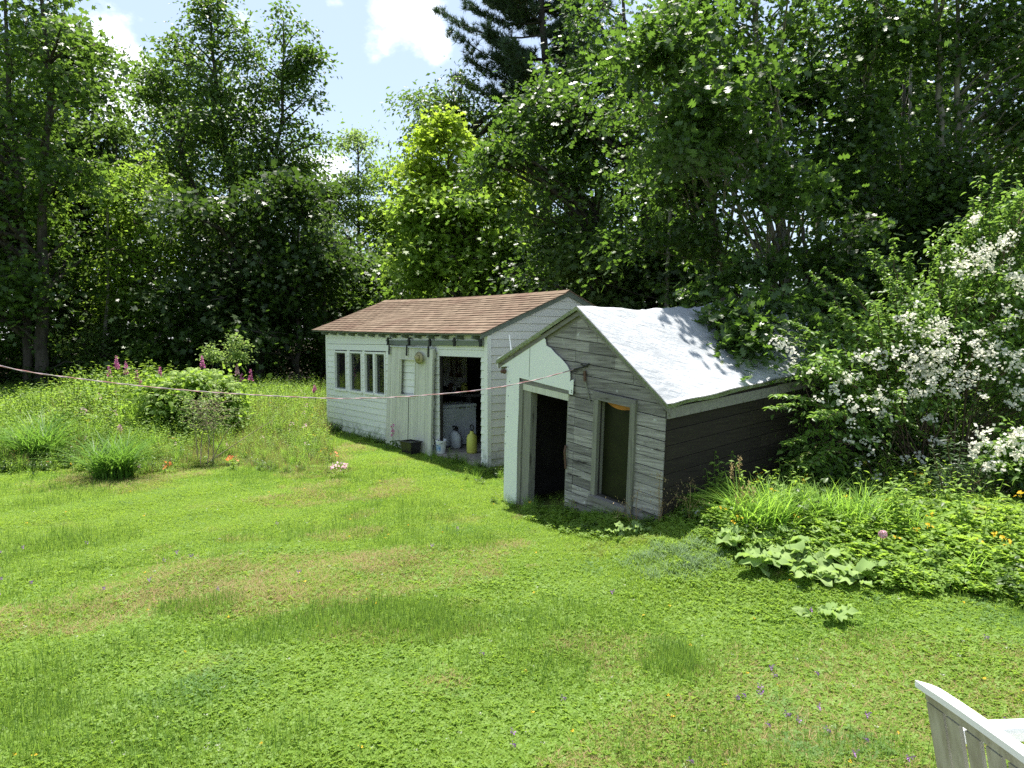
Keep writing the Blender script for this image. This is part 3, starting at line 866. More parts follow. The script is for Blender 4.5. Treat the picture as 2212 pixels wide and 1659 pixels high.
x0, z0 = c4(286, 108); x1, z1 = c4(266, 430)
g = G(); g.box(x0 - .004, x0 + .003, -.0545, -.0525, z1, z0 - .03); g.obj('seam_strip', M['track'], sh, xf=X2)
x, z_ = c4(72, 382)
g = G(); g.lathe((0, 0, 0), [(.03, 0), (.038, .02), (.02, .045), (.03, .06), (.012, .08)], 10)
o = g.obj('wire_insulator', M['brown'], S2); o.location = X2(x - .0, -.055, z_); o.rotation_euler = (math.pi / 2, 0, 0)
# side walls, back wall
z = -.4
while z < 1.86:
    h = random.uniform(.15, .19)
    e = [0, random.uniform(1.2, 3.0), D2]
    for i in range(2):
        g = G(); d = random.uniform(-.003, .003)
        g.box(W2 - .004, W2 + .018 + d, e[i] + .003, e[i + 1] - .003, z, z + h - .008); g.obj('side_plank', M['plank_side'], S2, xf=X2)
    z += h
g = G(); g.box(W2 - .03, W2 - .006, .04, D2, -.4, 1.86); g.box(.0, .03, .04, D2, -.4, 1.93)
g.prism([(.03, -.4), (W2 - .04, -.4), (W2 - .04, EZR - .05), (PX, PZ - .05), (.03, EZL - .05)], 'y', D2 - .03, D2); g.obj('wall', M['inner'], S2, xf=X2)
g = G(); g.box(.03, W2 - .04, .04, D2 - .04, -.35, -.15); g.obj('floor_boards', M['inner'], S2, xf=X2)
# eave board on the right side
for (dy0, dy1, dz) in ((-.02, 2.1, 0), (2.11, D2 + .05, .01)):
    g = G(); g.box(W2 + .02, W2 + .045, dy0, dy1, 1.73 + dz, 1.85 + dz); g.obj('eave_board', M['frame_wood_h'], S2, xf=X2)

# roof: world-shaped sheet in the shed's local frame
def rf(side, t, y):
    """side -1 left, +1 right; t 0 at ridge to 1 at eave; y depth -> local point"""
    yy = max(y, 0)
    ridge = np.array([1.40 + .12, y, 2.715 - .045 * math.sin(min(1, yy / 2.6) * math.pi) + .032 * yy])
    if side > 0: eave = np.array([W2 + .17, y, 1.605 + .105 * yy - .004 * yy * yy])
    else: eave = np.array([-.17, y, 2.00 + .03 * yy])
    p = ridge * (1 - t) + eave * t
    p[2] -= .05 * math.sin(math.pi * t) * math.sin(min(1, yy / D2) * math.pi)
    return p
def tarp():
    rs = np.random.default_rng(3)
    V = []; F = []
    ny, nt_ = 130, 60
    for j in range(ny + 1):
        y = -.10 + (D2 + .25) * j / ny
        for i in range(nt_ + 1):
            t = i / nt_
            if t <= .5: p = rf(-1, 1 - t * 2, y)
            else: p = rf(1, t * 2 - 1, y)
            s = (t - .5) * 2
            wr_ = .010 * math.sin(y * 5 + s * 3 + 2 * math.sin(s * 5)) + .008 * math.sin(y * 11 - s * 9 + math.sin(y * 4)) + .03 * math.exp(-((y - 2.6 - s * .7) / .10) ** 2) * (1 - abs(s)) + .018 * math.exp(-((y - 1.9 - s * 1.3) / .08) ** 2)
            for (cy_, cs_, cw_, ch_) in ((1.1, .9, .035, .016), (2.2, -.8, .03, .020), (3.1, .5, .04, .022), (1.6, 2.2, .03, .014), (3.5, -1.4, .03, .018), (.7, -.5, .03, .010)):
                wr_ += ch_ * math.exp(-((y - cy_ - s * cs_) / cw_) ** 2) * (.4 + .6 * math.sin(s * 7 + cy_ * 5) ** 2)
            wr_ *= min(1, (y + .1) / .4) * (1 - abs(s) ** 6 * .9)
            if t > .97 or t < .03: p = p + np.array([0, 0, .005 * math.sin(y * 7)])
            V.append((p[0], p[1], p[2] + .028 + wr_))
    w_ = nt_ + 1
    for j in range(ny):
        for i in range(nt_):
            a = j * w_ + i; F.append((a, a + 1, a + w_ + 1, a + w_))
    # turned-down hems
    def hem(idx, off):
        b = len(V)
        for k in idx: V.append(tuple(np.array(V[k]) + off(V[k])))
        for q in range(len(idx) - 1): F.append((idx[q], idx[q + 1], b + q + 1, b + q))
    hem([i for i in range(w_)], lambda v: np.array([0, .012, -.050]))
    hem([j * w_ + nt_ for j in range(ny + 1)], lambda v: np.array([-.01, 0, -.05 + .008 * math.sin(v[1] * 5)]))
    hem([j * w_ for j in range(ny + 1)], lambda v: np.array([.0, 0, -.045]))
    me = np_mesh('tarp', np.array(V), np.array(F), M['tarp'], smooth=True)
    o = link('tarp', me, S2)
    m = o.modifiers.new('thick', 'SOLIDIFY'); m.thickness = .008; m.offset = -1
    return o
tarp()
# roof boards and rake boards below the tarp
for side, nm in ((-1, 'roof_boards'), (1, 'roof_boards')):
    n = 9
    for i in range(n):
        a, b = i / n + .004, (i + 1) / n - .004
        g = G()
        ys = np.linspace(-.05, D2 + .08, 5)
        for q in range(4):
            pa, pb, pc, pd = rf(side, a, ys[q]), rf(side, b, ys[q]), rf(side, b, ys[q + 1]), rf(side, a, ys[q + 1])
            lo = np.array([0, 0, -.022]); hi = np.array([0, 0, .0])
            g.hexa([pa + lo, pb + lo, pc + lo, pd + lo, pa + hi, pb + hi, pc + hi, pd + hi])
        g.obj('roof_board', M['plank_side'], S2)
for side in (-1, 1):
    g = G()
    for q in range(1):
        pa, pb = rf(side, .0, -.06), rf(side, 1.0, -.06)
        g.hexa([pa + [0, 0, -.085], pb + [0, 0, -.085], pb + [0, .022, -.085], pa + [0, .022, -.085], pa + [0, 0, -.024], pb + [0, 0, -.024], pb + [0, .022, -.024], pa + [0, .022, -.024]])
    g.obj('rake_board', M['frame_wood_h'], S2)
    g = G(); pa, pb = rf(side, .0, -.045), rf(side, .99, -.045)
    g.hexa([pa + [0, .03, -.13], pb + [0, .03, -.13], pb + [0, .05, -.13], pa + [0, .05, -.13], pa + [0, .03, -.03], pb + [0, .03, -.03], pb + [0, .05, -.03], pa + [0, .05, -.03]])
    g.obj('rake_board', M['frame_wood_h'], S2)
# thin vent rod by the left eave
lp = rf(-1, .96, .15)
g = G(); g.tube([lp + [0, 0, -.05], lp + [-.03, 0, .12], lp + [-.10, .02, .36]], [.012, .010, .006], 5); g.obj('vent_rod', M['white_plastic'], S2)
g = G(); g.tube([(.0, .02, 1.86), (-.02, .0, 1.70)], .02, 4); g.obj('eave_peg', M['black'], S2)

# hook and dangling tool on the gable
def s2w(x, y, z):
    p = hp @ Vector(X2(x, y, z)); return Vector(A2) + p
hkx, hkz = c4(700, 355)
hk = empty('line_hook', s2w(hkx, -.02, hkz), TH, 'rusty iron hook holding the clothesline on the grey gable', 'hook')
g = G(); g.tube([(.16, .0, .06), (.10, -.02, .02), (.02, -.05, .0), (-.05, -.06, -.015)], .011, 6); g.tube([(.13, 0, .02), (.10, -.03, .035), (.06, -.05, .05)], .010, 5); g.obj('hook_arm', M['black'], hk)
g = G(); g.tube([(.10, -.02, -.03), (.11, -.025, -.16)], .018, 6); g.obj('grip', M['brown'], hk)
g = G(); g.tube([(.11, -.025, -.16), (.16, -.02, -.30), (.19, -.015, -.42)], [.012, .01, .008], 5); g.obj('hanging_rod', M['frame_wood'], hk)
# clothesline
CP = [(-420, 640), (-200, 718), (0, 790), (195, 821), (426, 845), (680, 859.5), (792, 860), (900, 855), (1040, 842), (1150, 822), (1243, 797)]
hook_w = np.array(s2w(hkx - .06, -.08, hkz - .015))
C_w = at(0, 790, 7.5)
pw = []
for (xd, yd) in CP:
    # vertical plane through the two ends
    dX, dY = hook_w[0] - C_w[0], hook_w[1] - C_w[1]
    t = (xd - CX) / FPX
    s = (t * C_w[1] - C_w[0]) / (dX - t * dY)
    Yv = C_w[1] + s * dY
    pw.append(at(xd, yd, Yv))
pw.append(hook_w)
# smooth through the points
pw = np.array(pw); L_ = np.linspace(0, len(pw) - 1, 90)
def cr_(i):
    k = min(int(i), len(pw) - 2); t = i - k
    p0, p1, p2, p3 = pw[max(k - 1, 0)], pw[k], pw[k + 1], pw[min(k + 2, len(pw) - 1)]
    return .5 * ((2 * p1) + (-p0 + p2) * t + (2 * p0 - 5 * p1 + 4 * p2 - p3) * t * t + (-p0 + 3 * p1 - 3 * p2 + p3) * t ** 3)
line = np.array([cr_(i) for i in L_])
cl = empty('clothesline', tuple(hook_w), 0, 'pink and white twisted clothesline sagging across the yard to the shed', 'clothesline')
def strand(ph, m):
    s = np.cumsum(np.r_[0, np.linalg.norm(np.diff(line, axis=0), axis=1)])
    ss = np.linspace(0, s[-1], 700)
    P = np.stack([np.interp(ss, s, line[:, k]) for k in range(3)], 1)
    a = ss * 16 + ph
    P = P + np.stack([0 * a, np.cos(a), np.sin(a)], 1) * .0036
    g = G(); g.tube([p - hook_w for p in P], .0042, 5); o = g.obj('strand', m, cl)
    return o
mr = plain('rope_red', (.42, .17, .17), .8, (.50, .38, .37), 7)
mw = plain('rope_white', (.48, .40, .40), .8, (.28, .24, .28), 3)
strand(0, mr); strand(math.pi, mw)
post = empty('line_post', (float(pw[0][0]), float(pw[0][1]), float(gz(pw[0][0], pw[0][1]))), 0, 'grey wooden post carrying the far end of the clothesline', 'post')
hgt = float(pw[0][2] - gz(pw[0][0], pw[0][1])) + .15
g = G(); g.box(-.05, .05, -.05, .05, -.3, hgt); g.obj('shaft', M['frame_wood'], post)
g = G(); g.box(-.05, .05, -.4, .4, hgt + .002, hgt + .08); g.obj('crossarm', M['frame_wood_h'], post)

# pale bundle lying against the side wall
b = empty('plastic_roll', (0, 0, 0), 0, 'pale plastic roll lying on the ground against the dark shed side', 'roll')
p = w2 = s2w(W2 + .28, .55, 0); b.location = (p.x, p.y, float(gz(p.x, p.y)) + .07); b.rotation_euler = (0, 0, TH + math.pi / 2 + .25)
g = G(); g.tube([(-.34, 0, 0), (-.2, .01, .01), (0, 0, .015), (.2, -.01, .012), (.36, 0, 0)], [.05, .075, .07, .078, .05], 10); g.obj('rolled_sheet', M['enamel'], b, smooth=True)

# ------------------------------------------------------------------ deck and white plastic chair at the lower right
DZ = .556
dk = empty('wooden_deck', (0, 0, 0), 0, 'weathered wooden deck under the white garden chair', 'deck')
for i in range(28):
    y = -1.9 + i * .155
    g = G(); g.box(-1.2, 3.4, y, y + .148, DZ - .03, DZ); g.obj('deck_plank', M['frame_wood_h'], dk)
for x in (-1.15, 1.1, 3.3):
    for y in (-1.8, 2.3):
        g = G(); g.box(x, x + .1, y, y + .1, -.2, DZ - .031); g.obj('deck_post', M['frame_wood'], dk)
T_ = at(1978, 1467, 2.05); R_ = at(2212, 1642, 1.66)
dv = (R_ - T_); dv[2] = 0; ang = math.atan2(dv[1], dv[0])
ch = empty('garden_chair', (T_[0], T_[1], DZ), ang, 'white plastic garden chair with slatted back at the deck edge', 'chair')
hT = T_[2] - DZ                                   # height of the top rail
BW = .56                                          # width of the back
# local x runs along the back towards the viewer, local y+ is the seat side (to the right)
def lean(z): return .16 * (1 - z / hT)
def rail_z(x): return hT - .006 - .008 * (abs(x - BW / 2) / (BW / 2)) ** 3 + .012
pl = M['white_plastic']
g = G()
n = 20
for i in range(n):
    xa, xb = -0.0 + BW * i / n, BW * (i + 1) / n
    def sec(x):
        tpr = min(1, (x + .004) / .05, (BW - x + .004) / .05) ** .5
        zt = rail_z(x)
        return [(x, -.006 * tpr, zt - .020), (x, .034 * tpr, zt - .020), (x, .036 * tpr, zt - .004), (x, -.008 * tpr, zt)]
    a, b_ = sec(xa), sec(xb)
    g.hexa([a[0], b_[0], b_[1], a[1], a[3], b_[3], b_[2], a[2]])
g.obj('top_rail', pl, ch)
def bp(x, z, o=0): return (x, lean(z) + o, z)
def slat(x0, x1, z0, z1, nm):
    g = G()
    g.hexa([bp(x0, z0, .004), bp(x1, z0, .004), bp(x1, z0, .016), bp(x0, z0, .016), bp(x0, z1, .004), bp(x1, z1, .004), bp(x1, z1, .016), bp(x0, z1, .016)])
    return g.obj(nm, M['shaded_plastic'], ch)
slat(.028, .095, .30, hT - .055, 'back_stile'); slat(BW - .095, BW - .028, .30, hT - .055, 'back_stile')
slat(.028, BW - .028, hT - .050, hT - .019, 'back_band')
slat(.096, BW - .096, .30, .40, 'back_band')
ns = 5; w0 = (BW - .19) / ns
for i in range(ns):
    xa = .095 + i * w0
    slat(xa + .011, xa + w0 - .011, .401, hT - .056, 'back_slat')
g = G(); g.hexa([(.03, .19, .38), (BW - .03, .19, .38), (BW - .02, .62, .41), (.02, .62, .41), (.03, .19, .40), (BW - .03, .19, .40), (BW - .02, .62, .43), (.02, .62, .43)]); g.obj('seat', pl, ch, bevel=.008)
for x in (-.005, BW - .05):
    g = G()
    za = hT - .135
    g.hexa([(x, .055, za - .02), (x + .055, .055, za - .02), (x + .055, .56, za - .035), (x, .56, za - .035), (x, .055, za), (x + .055, .055, za), (x + .055, .56, za - .012), (x, .56, za - .012)])
    g.obj('armrest', pl, ch, bevel=.006)
    g = G(); g.hexa([(x + .004, .065, za - .065), (x + .018, .065, za - .065), (x + .018, .55, za - .075), (x + .004, .55, za - .075), (x + .004, .065, za - .022), (x + .018, .065, za - .022), (x + .018, .55, za - .037), (x + .004, .55, za - .037)]); g.obj('arm_apron', pl, ch)
    g = G(); g.hexa([(x, .60, 0), (x + .045, .60, 0), (x + .045, .64, 0), (x, .64, 0), (x, .51, za - .036), (x + .05, .51, za - .036), (x + .05, .56, za - .036), (x, .56, za - .036)]); g.obj('leg', pl, ch)
    g = G(); g.hexa([(x, .02, 0), (x + .045, .02, 0), (x + .045, .06, 0), (x, .06, 0), (x + .03, .10, .40), (x + .075, .10, .40), (x + .075, .15, .40), (x + .03, .15, .40)]); g.obj('leg', pl, ch)

# ------------------------------------------------------------------ trees
def sample_lobes(lobes, n, rng, shell=2.4, clump=6):
    w = np.array([l[3] * l[5] * (l[6] if len(l) > 6 else 1) for l in lobes], float) ** .9; w /= w.sum()
    k = rng.choice(len(lobes), n, p=w)
    A = np.array([l[:6] for l in lobes], float)
    m = max(6, n // clump)            # leafy boughs; sprays gather round them and leave gaps between
    kp = rng.choice(len(lobes), m, p=w); dp = unit(rng.normal(size=(m, 3))); rp = rng.random(m) ** (1 / shell)
    Pp = A[kp, :3] + dp * rp[:, None] * A[kp, 3:6] * (.80 + .30 * rng.random((m, 1)) + .45 * (rng.random((m, 1)) < .16))
    j = rng.integers(0, m, n); k = kp[j]
    d = unit(dp[j] + rng.normal(size=(n, 3)) * .35)
    s = rng.random((n, 1))
    P = Pp[j] + rng.normal(size=(n, 3)) * A[k, 3:6] * [.17, .17, .11] - dp[j] * s * A[k, 3:6] * .30
    global LAST
    LAST = (Pp, j)
    return P, d, k
def leaves_at(C, D, rc, per, tmpl, size, rng, droop=.35, upb=.9, flat=.45, rcv=.4):
    """per leaves in a flattened spray round each cluster centre C (outward direction D)"""
    n = len(C)
    rr = rc * (1 - rcv + 2 * rcv * rng.random(n))
    q = rng.normal(size=(n, per, 3)) * .5
    tilt = unit(np.stack([D[:, 0] * .5, D[:, 1] * .5, np.full(n, 1.1)], -1) + rng.normal(size=(n, 3)) * .25)
    dot = (q * tilt[:, None, :]).sum(-1, keepdims=True)
    q = q - dot * tilt[:, None, :] * (1 - flat)
    q += D[:, None, :] * (q * D[:, None, :]).sum(-1, keepdims=True) * .7
    q[..., 2] -= (q[..., 0] ** 2 + q[..., 1] ** 2) * .25
    P = (C[:, None, :] + q * rr[:, None, None]).reshape(-1, 3)
    m = len(P)
    out = unit((q + D[:, None, :] * .5).reshape(-1, 3))
    T = out + rng.normal(size=(m, 3)) * .45; T[:, 2] -= droop
    Nn = np.repeat(tilt, per, 0) * upb + rng.normal(size=(m, 3)) * .55
    cv = np.repeat(rng.random(n), per) * .5 + rng.random(m) * .5
    return scatter(tmpl[0], tmpl[1], P, T, Nn, size * (.6 + .7 * rng.random(m)), cv, rng)
def branches(tb, spine, C, rng, r0=.035, sides=4, frac=1.0, drop=.45, hw=.15):
    spine = np.array(spine)
    for c in C:
        if rng.random() > frac: continue
        h = np.hypot(spine[:, 0] - c[0], spine[:, 1] - c[1])
        za = c[2] - drop * h - .2
        k = int(np.argmin(np.abs(spine[:, 2] - za) + h * hw))
        a = spine[k]
        L_ = np.linalg.norm(c - a)
        mid1 = a + (c - a) * .35 + np.array([0, 0, .10 * L_]) + rng.normal(size=3) * .05 * L_
        mid2 = a + (c - a) * .7 + np.array([0, 0, .10 * L_]) + rng.normal(size=3) * .04 * L_
        r = r0 * min(1.6, .3 + L_ * .3)
        tb.add([a, mid1, mid2, c], [r, r * .7, r * .42, r * .15], sides)
def spine_pts(pts, n=26):
    pts = np.array(pts, float); s = np.linspace(0, len(pts) - 1, n)
    return np.stack([np.interp(s, np.arange(len(pts)), pts[:, k]) for k in range(3)], 1)
def make_tree(name, label, group, lobes, trunks, ncl, per, rc, tmpl, size, lm, bark='bark', cat='tree', seed=1, br=1.0, droop=.35, upb=.9, flat=.45, r0=.035, shell=2.4):
    """lobes in world space (x, y, z, rx, ry, rz[, weight]); trunks: list of (points, base radius)"""
    rng = np.random.default_rng(seed); rc *= YS; size *= YS ** .6; r0 *= YS
    b0 = np.array(trunks[0][0][0], float)
    root = empty(name, tuple(b0), 0, label, cat, group)
    L_ = [tuple(np.array(l[:3]) - b0) + tuple(l[3:]) for l in lobes]
    C, D, k = sample_lobes(L_, ncl, rng, shell)
    Pp, j = LAST; ok = C[:, 2] > .15; C, D, j = C[ok], D[ok], j[ok]
    tr = Tubes(); allsp = []
    for pts, r in trunks:
        sp = spine_pts([np.array(p) - b0 for p in pts])
        sp[1:-1, :2] += rng.normal(size=(len(sp) - 2, 2)) * .02
        sp[0, 2] -= .3
        tr.add(sp, np.linspace(r * 1.12, r * .22, len(sp)), 8); allsp.append(sp)
    link('trunk', tr.mesh('trunk', M[bark]), root)
    tb = Tubes(); A = np.concatenate(allsp)
    branches(tb, A, Pp[Pp[:, 2] > .3], rng, r0 * 1.5, 5, 1.0, .45, .5)
    for c, jj in zip(C, j):
        if rng.random() < br * .7: tb.add([Pp[jj], (Pp[jj] + c) / 2 + [0, 0, .05], c], [r0 * .40, r0 * .25, r0 * .08], 3)
    if tb.V: link('branches', tb.mesh('branches', M[bark]), root, kind='stuff')
    V, F, var = leaves_at(C, D, rc, per, tmpl, size, rng, droop, upb, flat)
    link('crown', np_mesh('crown', V, F, M[lm], attr=var), root, kind='stuff')
    return root
YS = 1.34          # how much further back than the first guess the left and centre trees stand
def lob(xd, yd, Y, rx, rz, ry=None, w=1):
    p = at(xd, yd, Y * YS); return (p[0], p[1], p[2], rx * YS, (ry or rx) * YS, rz * YS, w)
def gp(x, y): return (float(x), float(y), float(gz(x, y)))
def trunk_px(xb, Y, pts, base=None):
    """trunk from the ground below pixel column xb up through pixel points"""
    Y = Y * YS
    X = (xb - CX) / FPX * Y
    return [gp(X, Y)] + [tuple(at(a, b, Y + (c if len(q) > 2 else 0))) for q in pts for (a, b, c) in [tuple(q) + (0,) * (3 - len(q))]]

OV, MP, OK, DI = L_oval(.62), L_maple(), L_oak(), L_oval(.5)
# left edge maple
Y = 18
make_tree('maple_tree', 'big leafy tree at the left edge with crown rising out of the frame', None,
    [lob(20, -180, Y, 2.2, 1.6), lob(60, 20, Y, 1.7, 1.3), lob(175, 85, Y, .75, .65, w=1.3), lob(175, 185, Y, .9, .5), lob(60, 230, Y, 1.9, 1.4), lob(200, 270, Y, .6, .6),
     lob(100, 420, Y, 1.75, 1.4), lob(190, 350, Y, .9, .5), lob(50, 600, Y, 2.4, 1.5), lob(-120, 300, Y, 2.5, 3), lob(150, 560, Y + 1, 1.3, 1.1), lob(60, 760, Y + 1, 2.6, 1.0), lob(-40, 480, Y + 1.4, 2.4, 3.4)],
    [(trunk_px(85, Y, [(95, 620), (90, 420), (110, 200), (80, -100)]), .20), (trunk_px(60, Y, [(50, 500), (20, 200), (0, -150)]), .14)],
    780, 34, .62, MP, .155, 'leaf_left', seed=21)
# tall twin-topped tree
Y = 23
make_tree('tall_tree', 'tallest twin topped tree left of centre against the clouds', None,
    [lob(455, 5, Y, .32, .6, w=2), lob(450, 70, Y, .62, .6, w=1.5), (lob(460, 125, Y, .9, .5)), lob(425, 190, Y, 1.2, .6), lob(392, 85, Y, .30, .35, w=1.8), lob(375, 130, Y, .45, .30, w=1.5), lob(518, 75, Y, .28, .4, w=1.8), lob(530, 130, Y, .4, .35, w=1.5), lob(330, 205, Y, .5, .25, w=1.6), lob(320, 255, Y, .35, .3, w=1.6), lob(560, 330, Y, 2.0, .8), lob(350, 175, Y, .75, .35, w=1.4), lob(310, 155, Y, .35, .30, w=1.5), lob(370, 245, Y, .95, .5), lob(540, 120, Y, .5, .5), lob(520, 210, Y, 1.1, .7),
     lob(615, 15, Y, .22, .5, w=2.4), lob(608, 70, Y, .42, .45, w=1.6), lob(650, 60, Y, .3, .35, w=1.8), lob(665, 120, Y, .35, .25, w=1.8), lob(640, 150, Y, .55, .35, w=1.3), lob(700, 225, Y, .28, .18, w=1.8), lob(700, 300, Y, .3, .18, w=1.8), lob(620, 200, Y, .9, .6), lob(670, 215, Y, .55, .35, w=1.3), lob(600, 280, Y, 1.5, .7), lob(480, 290, Y, 1.7, .8), lob(355, 320, Y, .8, .55), lob(330, 270, Y, .5, .3, w=1.4), lob(680, 290, Y, .5, .3, w=1.2),
     lob(430, 380, Y, 1.6, .9), lob(560, 370, Y, 1.7, .8), lob(640, 370, Y, .8, .6)],
    [(trunk_px(520, Y, [(515, 600), (500, 400), (470, 200), (450, 20)]), .19), (trunk_px(560, Y, [(560, 600), (585, 400), (610, 250), (613, 40)]), .15), (trunk_px(480, Y, [(450, 500), (400, 350), (360, 200)]), .12)],
    760, 30, .50, OV, .155, 'leaf_left', bark='bark', seed=22, r0=.030)
Y = 19.5
make_tree('maple_tree', 'dark dense maple in the middle left standing before the tall twin topped tree', None,
    [lob(560, 430, Y, 1.9, .75), lob(640, 430, Y, .9, .5), lob(470, 480, Y, 1.5, .8), lob(620, 540, Y, 1.5, 1.2), lob(480, 620, Y, 1.9, 1.4), lob(650, 650, Y, 1.0, 1.3), lob(560, 700, Y, 2.0, 1.3), lob(560, 560, Y + 1, 2.4, 2.2), lob(690, 560, Y, .7, .5)],
    [(trunk_px(560, Y, [(560, 700), (565, 560), (555, 400)]), .17), (trunk_px(535, Y, [(530, 650), (500, 480)]), .10), (trunk_px(640, Y, [(645, 700), (640, 560), (650, 430)]), .09)],
    640, 34, .55, MP, .16, 'leaf_dark', seed=23)
make_tree('young_tree', 'young light green tree between the left maple and the twin topped tree', None,
    [lob(300, 385, 20, .95, .75), lob(330, 470, 20, .95, .9), lob(250, 440, 20, .9, .8), lob(290, 560, 20, 1.3, 1.0), lob(380, 545, 20, .7, .6), lob(260, 650, 20.5, 1.3, 1.1), lob(380, 660, 20.5, 1.2, .9)],
    [(trunk_px(300, 20, [(300, 640), (310, 500), (300, 360)]), .09)],
    330, 34, .5, OV, .135, 'leaf_bright', seed=24)
# distant pale trees in the gap
make_tree('poplar_tree', 'pale slender tree poking up in the gap behind the white shed', None,
    [lob(770, 300, 31, .75, .6, w=1.4), lob(775, 350, 31, .6, .6), lob(770, 410, 31, 1.3, 1.0), lob(735, 480, 31, 1.2, 1.0), lob(800, 500, 31, 1.5, 1.2), lob(760, 590, 31, 2.0, 1.6)],
    [(trunk_px(775, 31, [(775, 500), (772, 280)]), .13)], 330, 30, .5, OV, .17, 'leaf_pale', seed=25, r0=.03)
make_tree('poplar_tree', 'pale bushy tree right of the slender tree in the gap', None,
    [lob(840, 360, 30, .55, .55, w=1.4), lob(860, 420, 30, 1.1, .8), lob(820, 470, 30, 1.4, .9), lob(880, 540, 30, 1.4, 1.2), lob(840, 620, 29, 2.0, 1.4)],
    [(trunk_px(850, 30, [(850, 550), (842, 350)]), .12)], 320, 30, .5, OV, .17, 'leaf_bright', seed=26, r0=.03)
make_tree('maple_tree', 'low green maple right behind the far end of the white shed', None,
    [lob(745, 560, 23, 1.1, .9), lob(830, 600, 23, 1.6, .9), lob(750, 660, 23, 1.3, 1.0), lob(930, 600, 23, 1.4, 1.0), lob(850, 690, 23, 2.3, .7)],
    [(trunk_px(830, 23, [(830, 650), (825, 560)]), .09), (trunk_px(770, 23, [(765, 620)]), .06)], 330, 34, .5, MP, .15, 'leaf_left', seed=27)
# yellow-green maple
make_tree('maple_tree', 'bright yellow green maple behind the white shed roof', None,
    [lob(955, 275, 19, .45, .35, w=1.6), lob(1000, 300, 19, .6, .35, w=1.4), lob(925, 300, 19, .4, .25, w=1.6), lob(905, 360, 19, .5, .30, w=1.6), lob(970, 360, 19, 1.0, .5, w=1.2), lob(1060, 320, 19, .7, .4), lob(1080, 390, 19, .8, .4), lob(900, 420, 19, .5, .3, w=1.4), lob(980, 440, 19, 1.1, .4)],
    [(trunk_px(985, 19, [(985, 560), (975, 420), (960, 270)]), .10)], 340, 22, .36, MP, .14, 'leaf_yellow', seed=28, r0=.025)
make_tree('maple_tree', 'spreading light green maple below the yellow green one', None,
    [lob(960, 460, 18.6, 1.2, .7), lob(1060, 450, 18.6, 1.2, .8), lob(900, 470, 18.6, .8, .5), lob(990, 550, 18.6, 1.5, .8), lob(1100, 560, 18.6, 1.4, .8), lob(920, 570, 18.6, .9, .5)],
    [(trunk_px(1030, 18.6, [(1035, 600), (1020, 480)]), .10)], 420, 32, .48, MP, .15, 'leaf_bright', seed=29)
make_tree('ash_tree', 'tall drooping ash behind the yellow green maple under the pine', None,
    [lob(925, 225, 25, .8, .6), lob(960, 260, 25, 1.0, .7), lob(915, 330, 25, .75, .7), lob(1010, 240, 25, 1.5, .9), lob(1110, 260, 25, 1.6, 1.1), lob(1000, 380, 25, 1.6, 1.2), lob(1120, 400, 25, 2.0, 1.5)],
    [(trunk_px(1030, 25, [(1030, 500), (1010, 300), (990, 200)]), .16)], 430, 34, .62, DI, .19, 'leaf_mid', seed=30, droop=1.1)
# pine
def make_pine():
    rng = np.random.default_rng(31)
    Y = 33.0
    base = np.array(gp((1178 - CX) / FPX * Y, Y)); top = at(1165, -330, Y)
    root = empty('pine_tree', tuple(base), 0, 'tall dark pine with bare trunk rising behind the oaks', 'tree')
    sp = spine_pts([base, at(1180, 300, Y), at(1182, 170, Y), at(1168, 0, Y), top]) - base
    t = Tubes(); t.add(sp, np.linspace(.30, .08, len(sp)), 8); link('trunk', t.mesh('trunk', M['bark']), root)
    tb = Tubes(); P = []; Dd = []
    limbs = [(945, 25), (975, 70), (1005, 10), (1010, 130), (985, 168), (1060, 190), (1050, 60), (1235, 90), (1255, 150), (1240, 30), (1090, 150), (1280, 60), (1050, -60), (1260, -60), (1100, 100), (1215, 175)]
    ends = [at(a, b, Y + rng.uniform(-1.5, 1.5)) - base for a, b in limbs]
    for _ in range(70):
        a = rng.uniform(0, 6.28); r = rng.uniform(1.6, 4.0); z = rng.uniform(0, 1)
        e = at(1170, 190, Y) - base; e = e + np.array([math.cos(a) * r, math.sin(a) * r, z * 11]); ends.append(e)
    for e in ends:
        h = math.hypot(e[0] - sp[-8, 0], e[1] - sp[-8, 1])
        k = int(np.argmin(abs(sp[:, 2] - (e[2] - .30 * h)))); a = sp[k]
        pts = np.array([a + (e - a) * q + np.array([0, 0, -.12 * h * math.sin(math.pi * q) + .04 * h * q * q]) for q in np.linspace(0, 1, 6)])
        tb.add(pts, np.linspace(.06, .015, 6), 4)
        for q in np.linspace(.28, 1, 13):
            c = a + (e - a) * q + np.array([0, 0, -.12 * h * math.sin(math.pi * q)])
            for s in (-1, 1, 1):
                side = unit(np.cross(e - a, [0, 0, 1]))
                w = (1.1 - .75 * q) * h * .36 * rng.uniform(.3, 1)
                m = c + side * w * s * (0 if rng.random() < .2 else 1) + np.array([0, 0, rng.uniform(-.05, .12)])
                tb.add(np.array([c, m]), [.014, .006], 3)
                for f in np.linspace(.2, 1, 5):
                    P.append(c + (m - c) * f + rng.normal(size=3) * .05); Dd.append(unit(m - c + (e - a) * .15 + np.array([0, 0, .25 * h])))
    link('branches', tb.mesh('branches', M['bark']), root)
    P = np.array(P); Dd = np.array(Dd)
    n = 15
    PP = np.repeat(P, n, 0); T = np.repeat(Dd, n, 0) + rng.normal(size=(len(PP), 3)) * .75 + [0, 0, .25]
    tv = np.array([(-.05, 0, 0), (.05, 0, 0), (0, 1, 0)]); tf = np.array([(0, 1, 2)])
    V, F, var = scatter(tv, tf, PP, T, rng.normal(size=(len(PP), 3)), rng.uniform(.20, .34, len(PP)), np.repeat(rng.random(len(P)), n), rng)
    link('needles', np_mesh('needles', V, F, M['leaf_pine'], attr=var), root, kind='stuff')
make_pine()
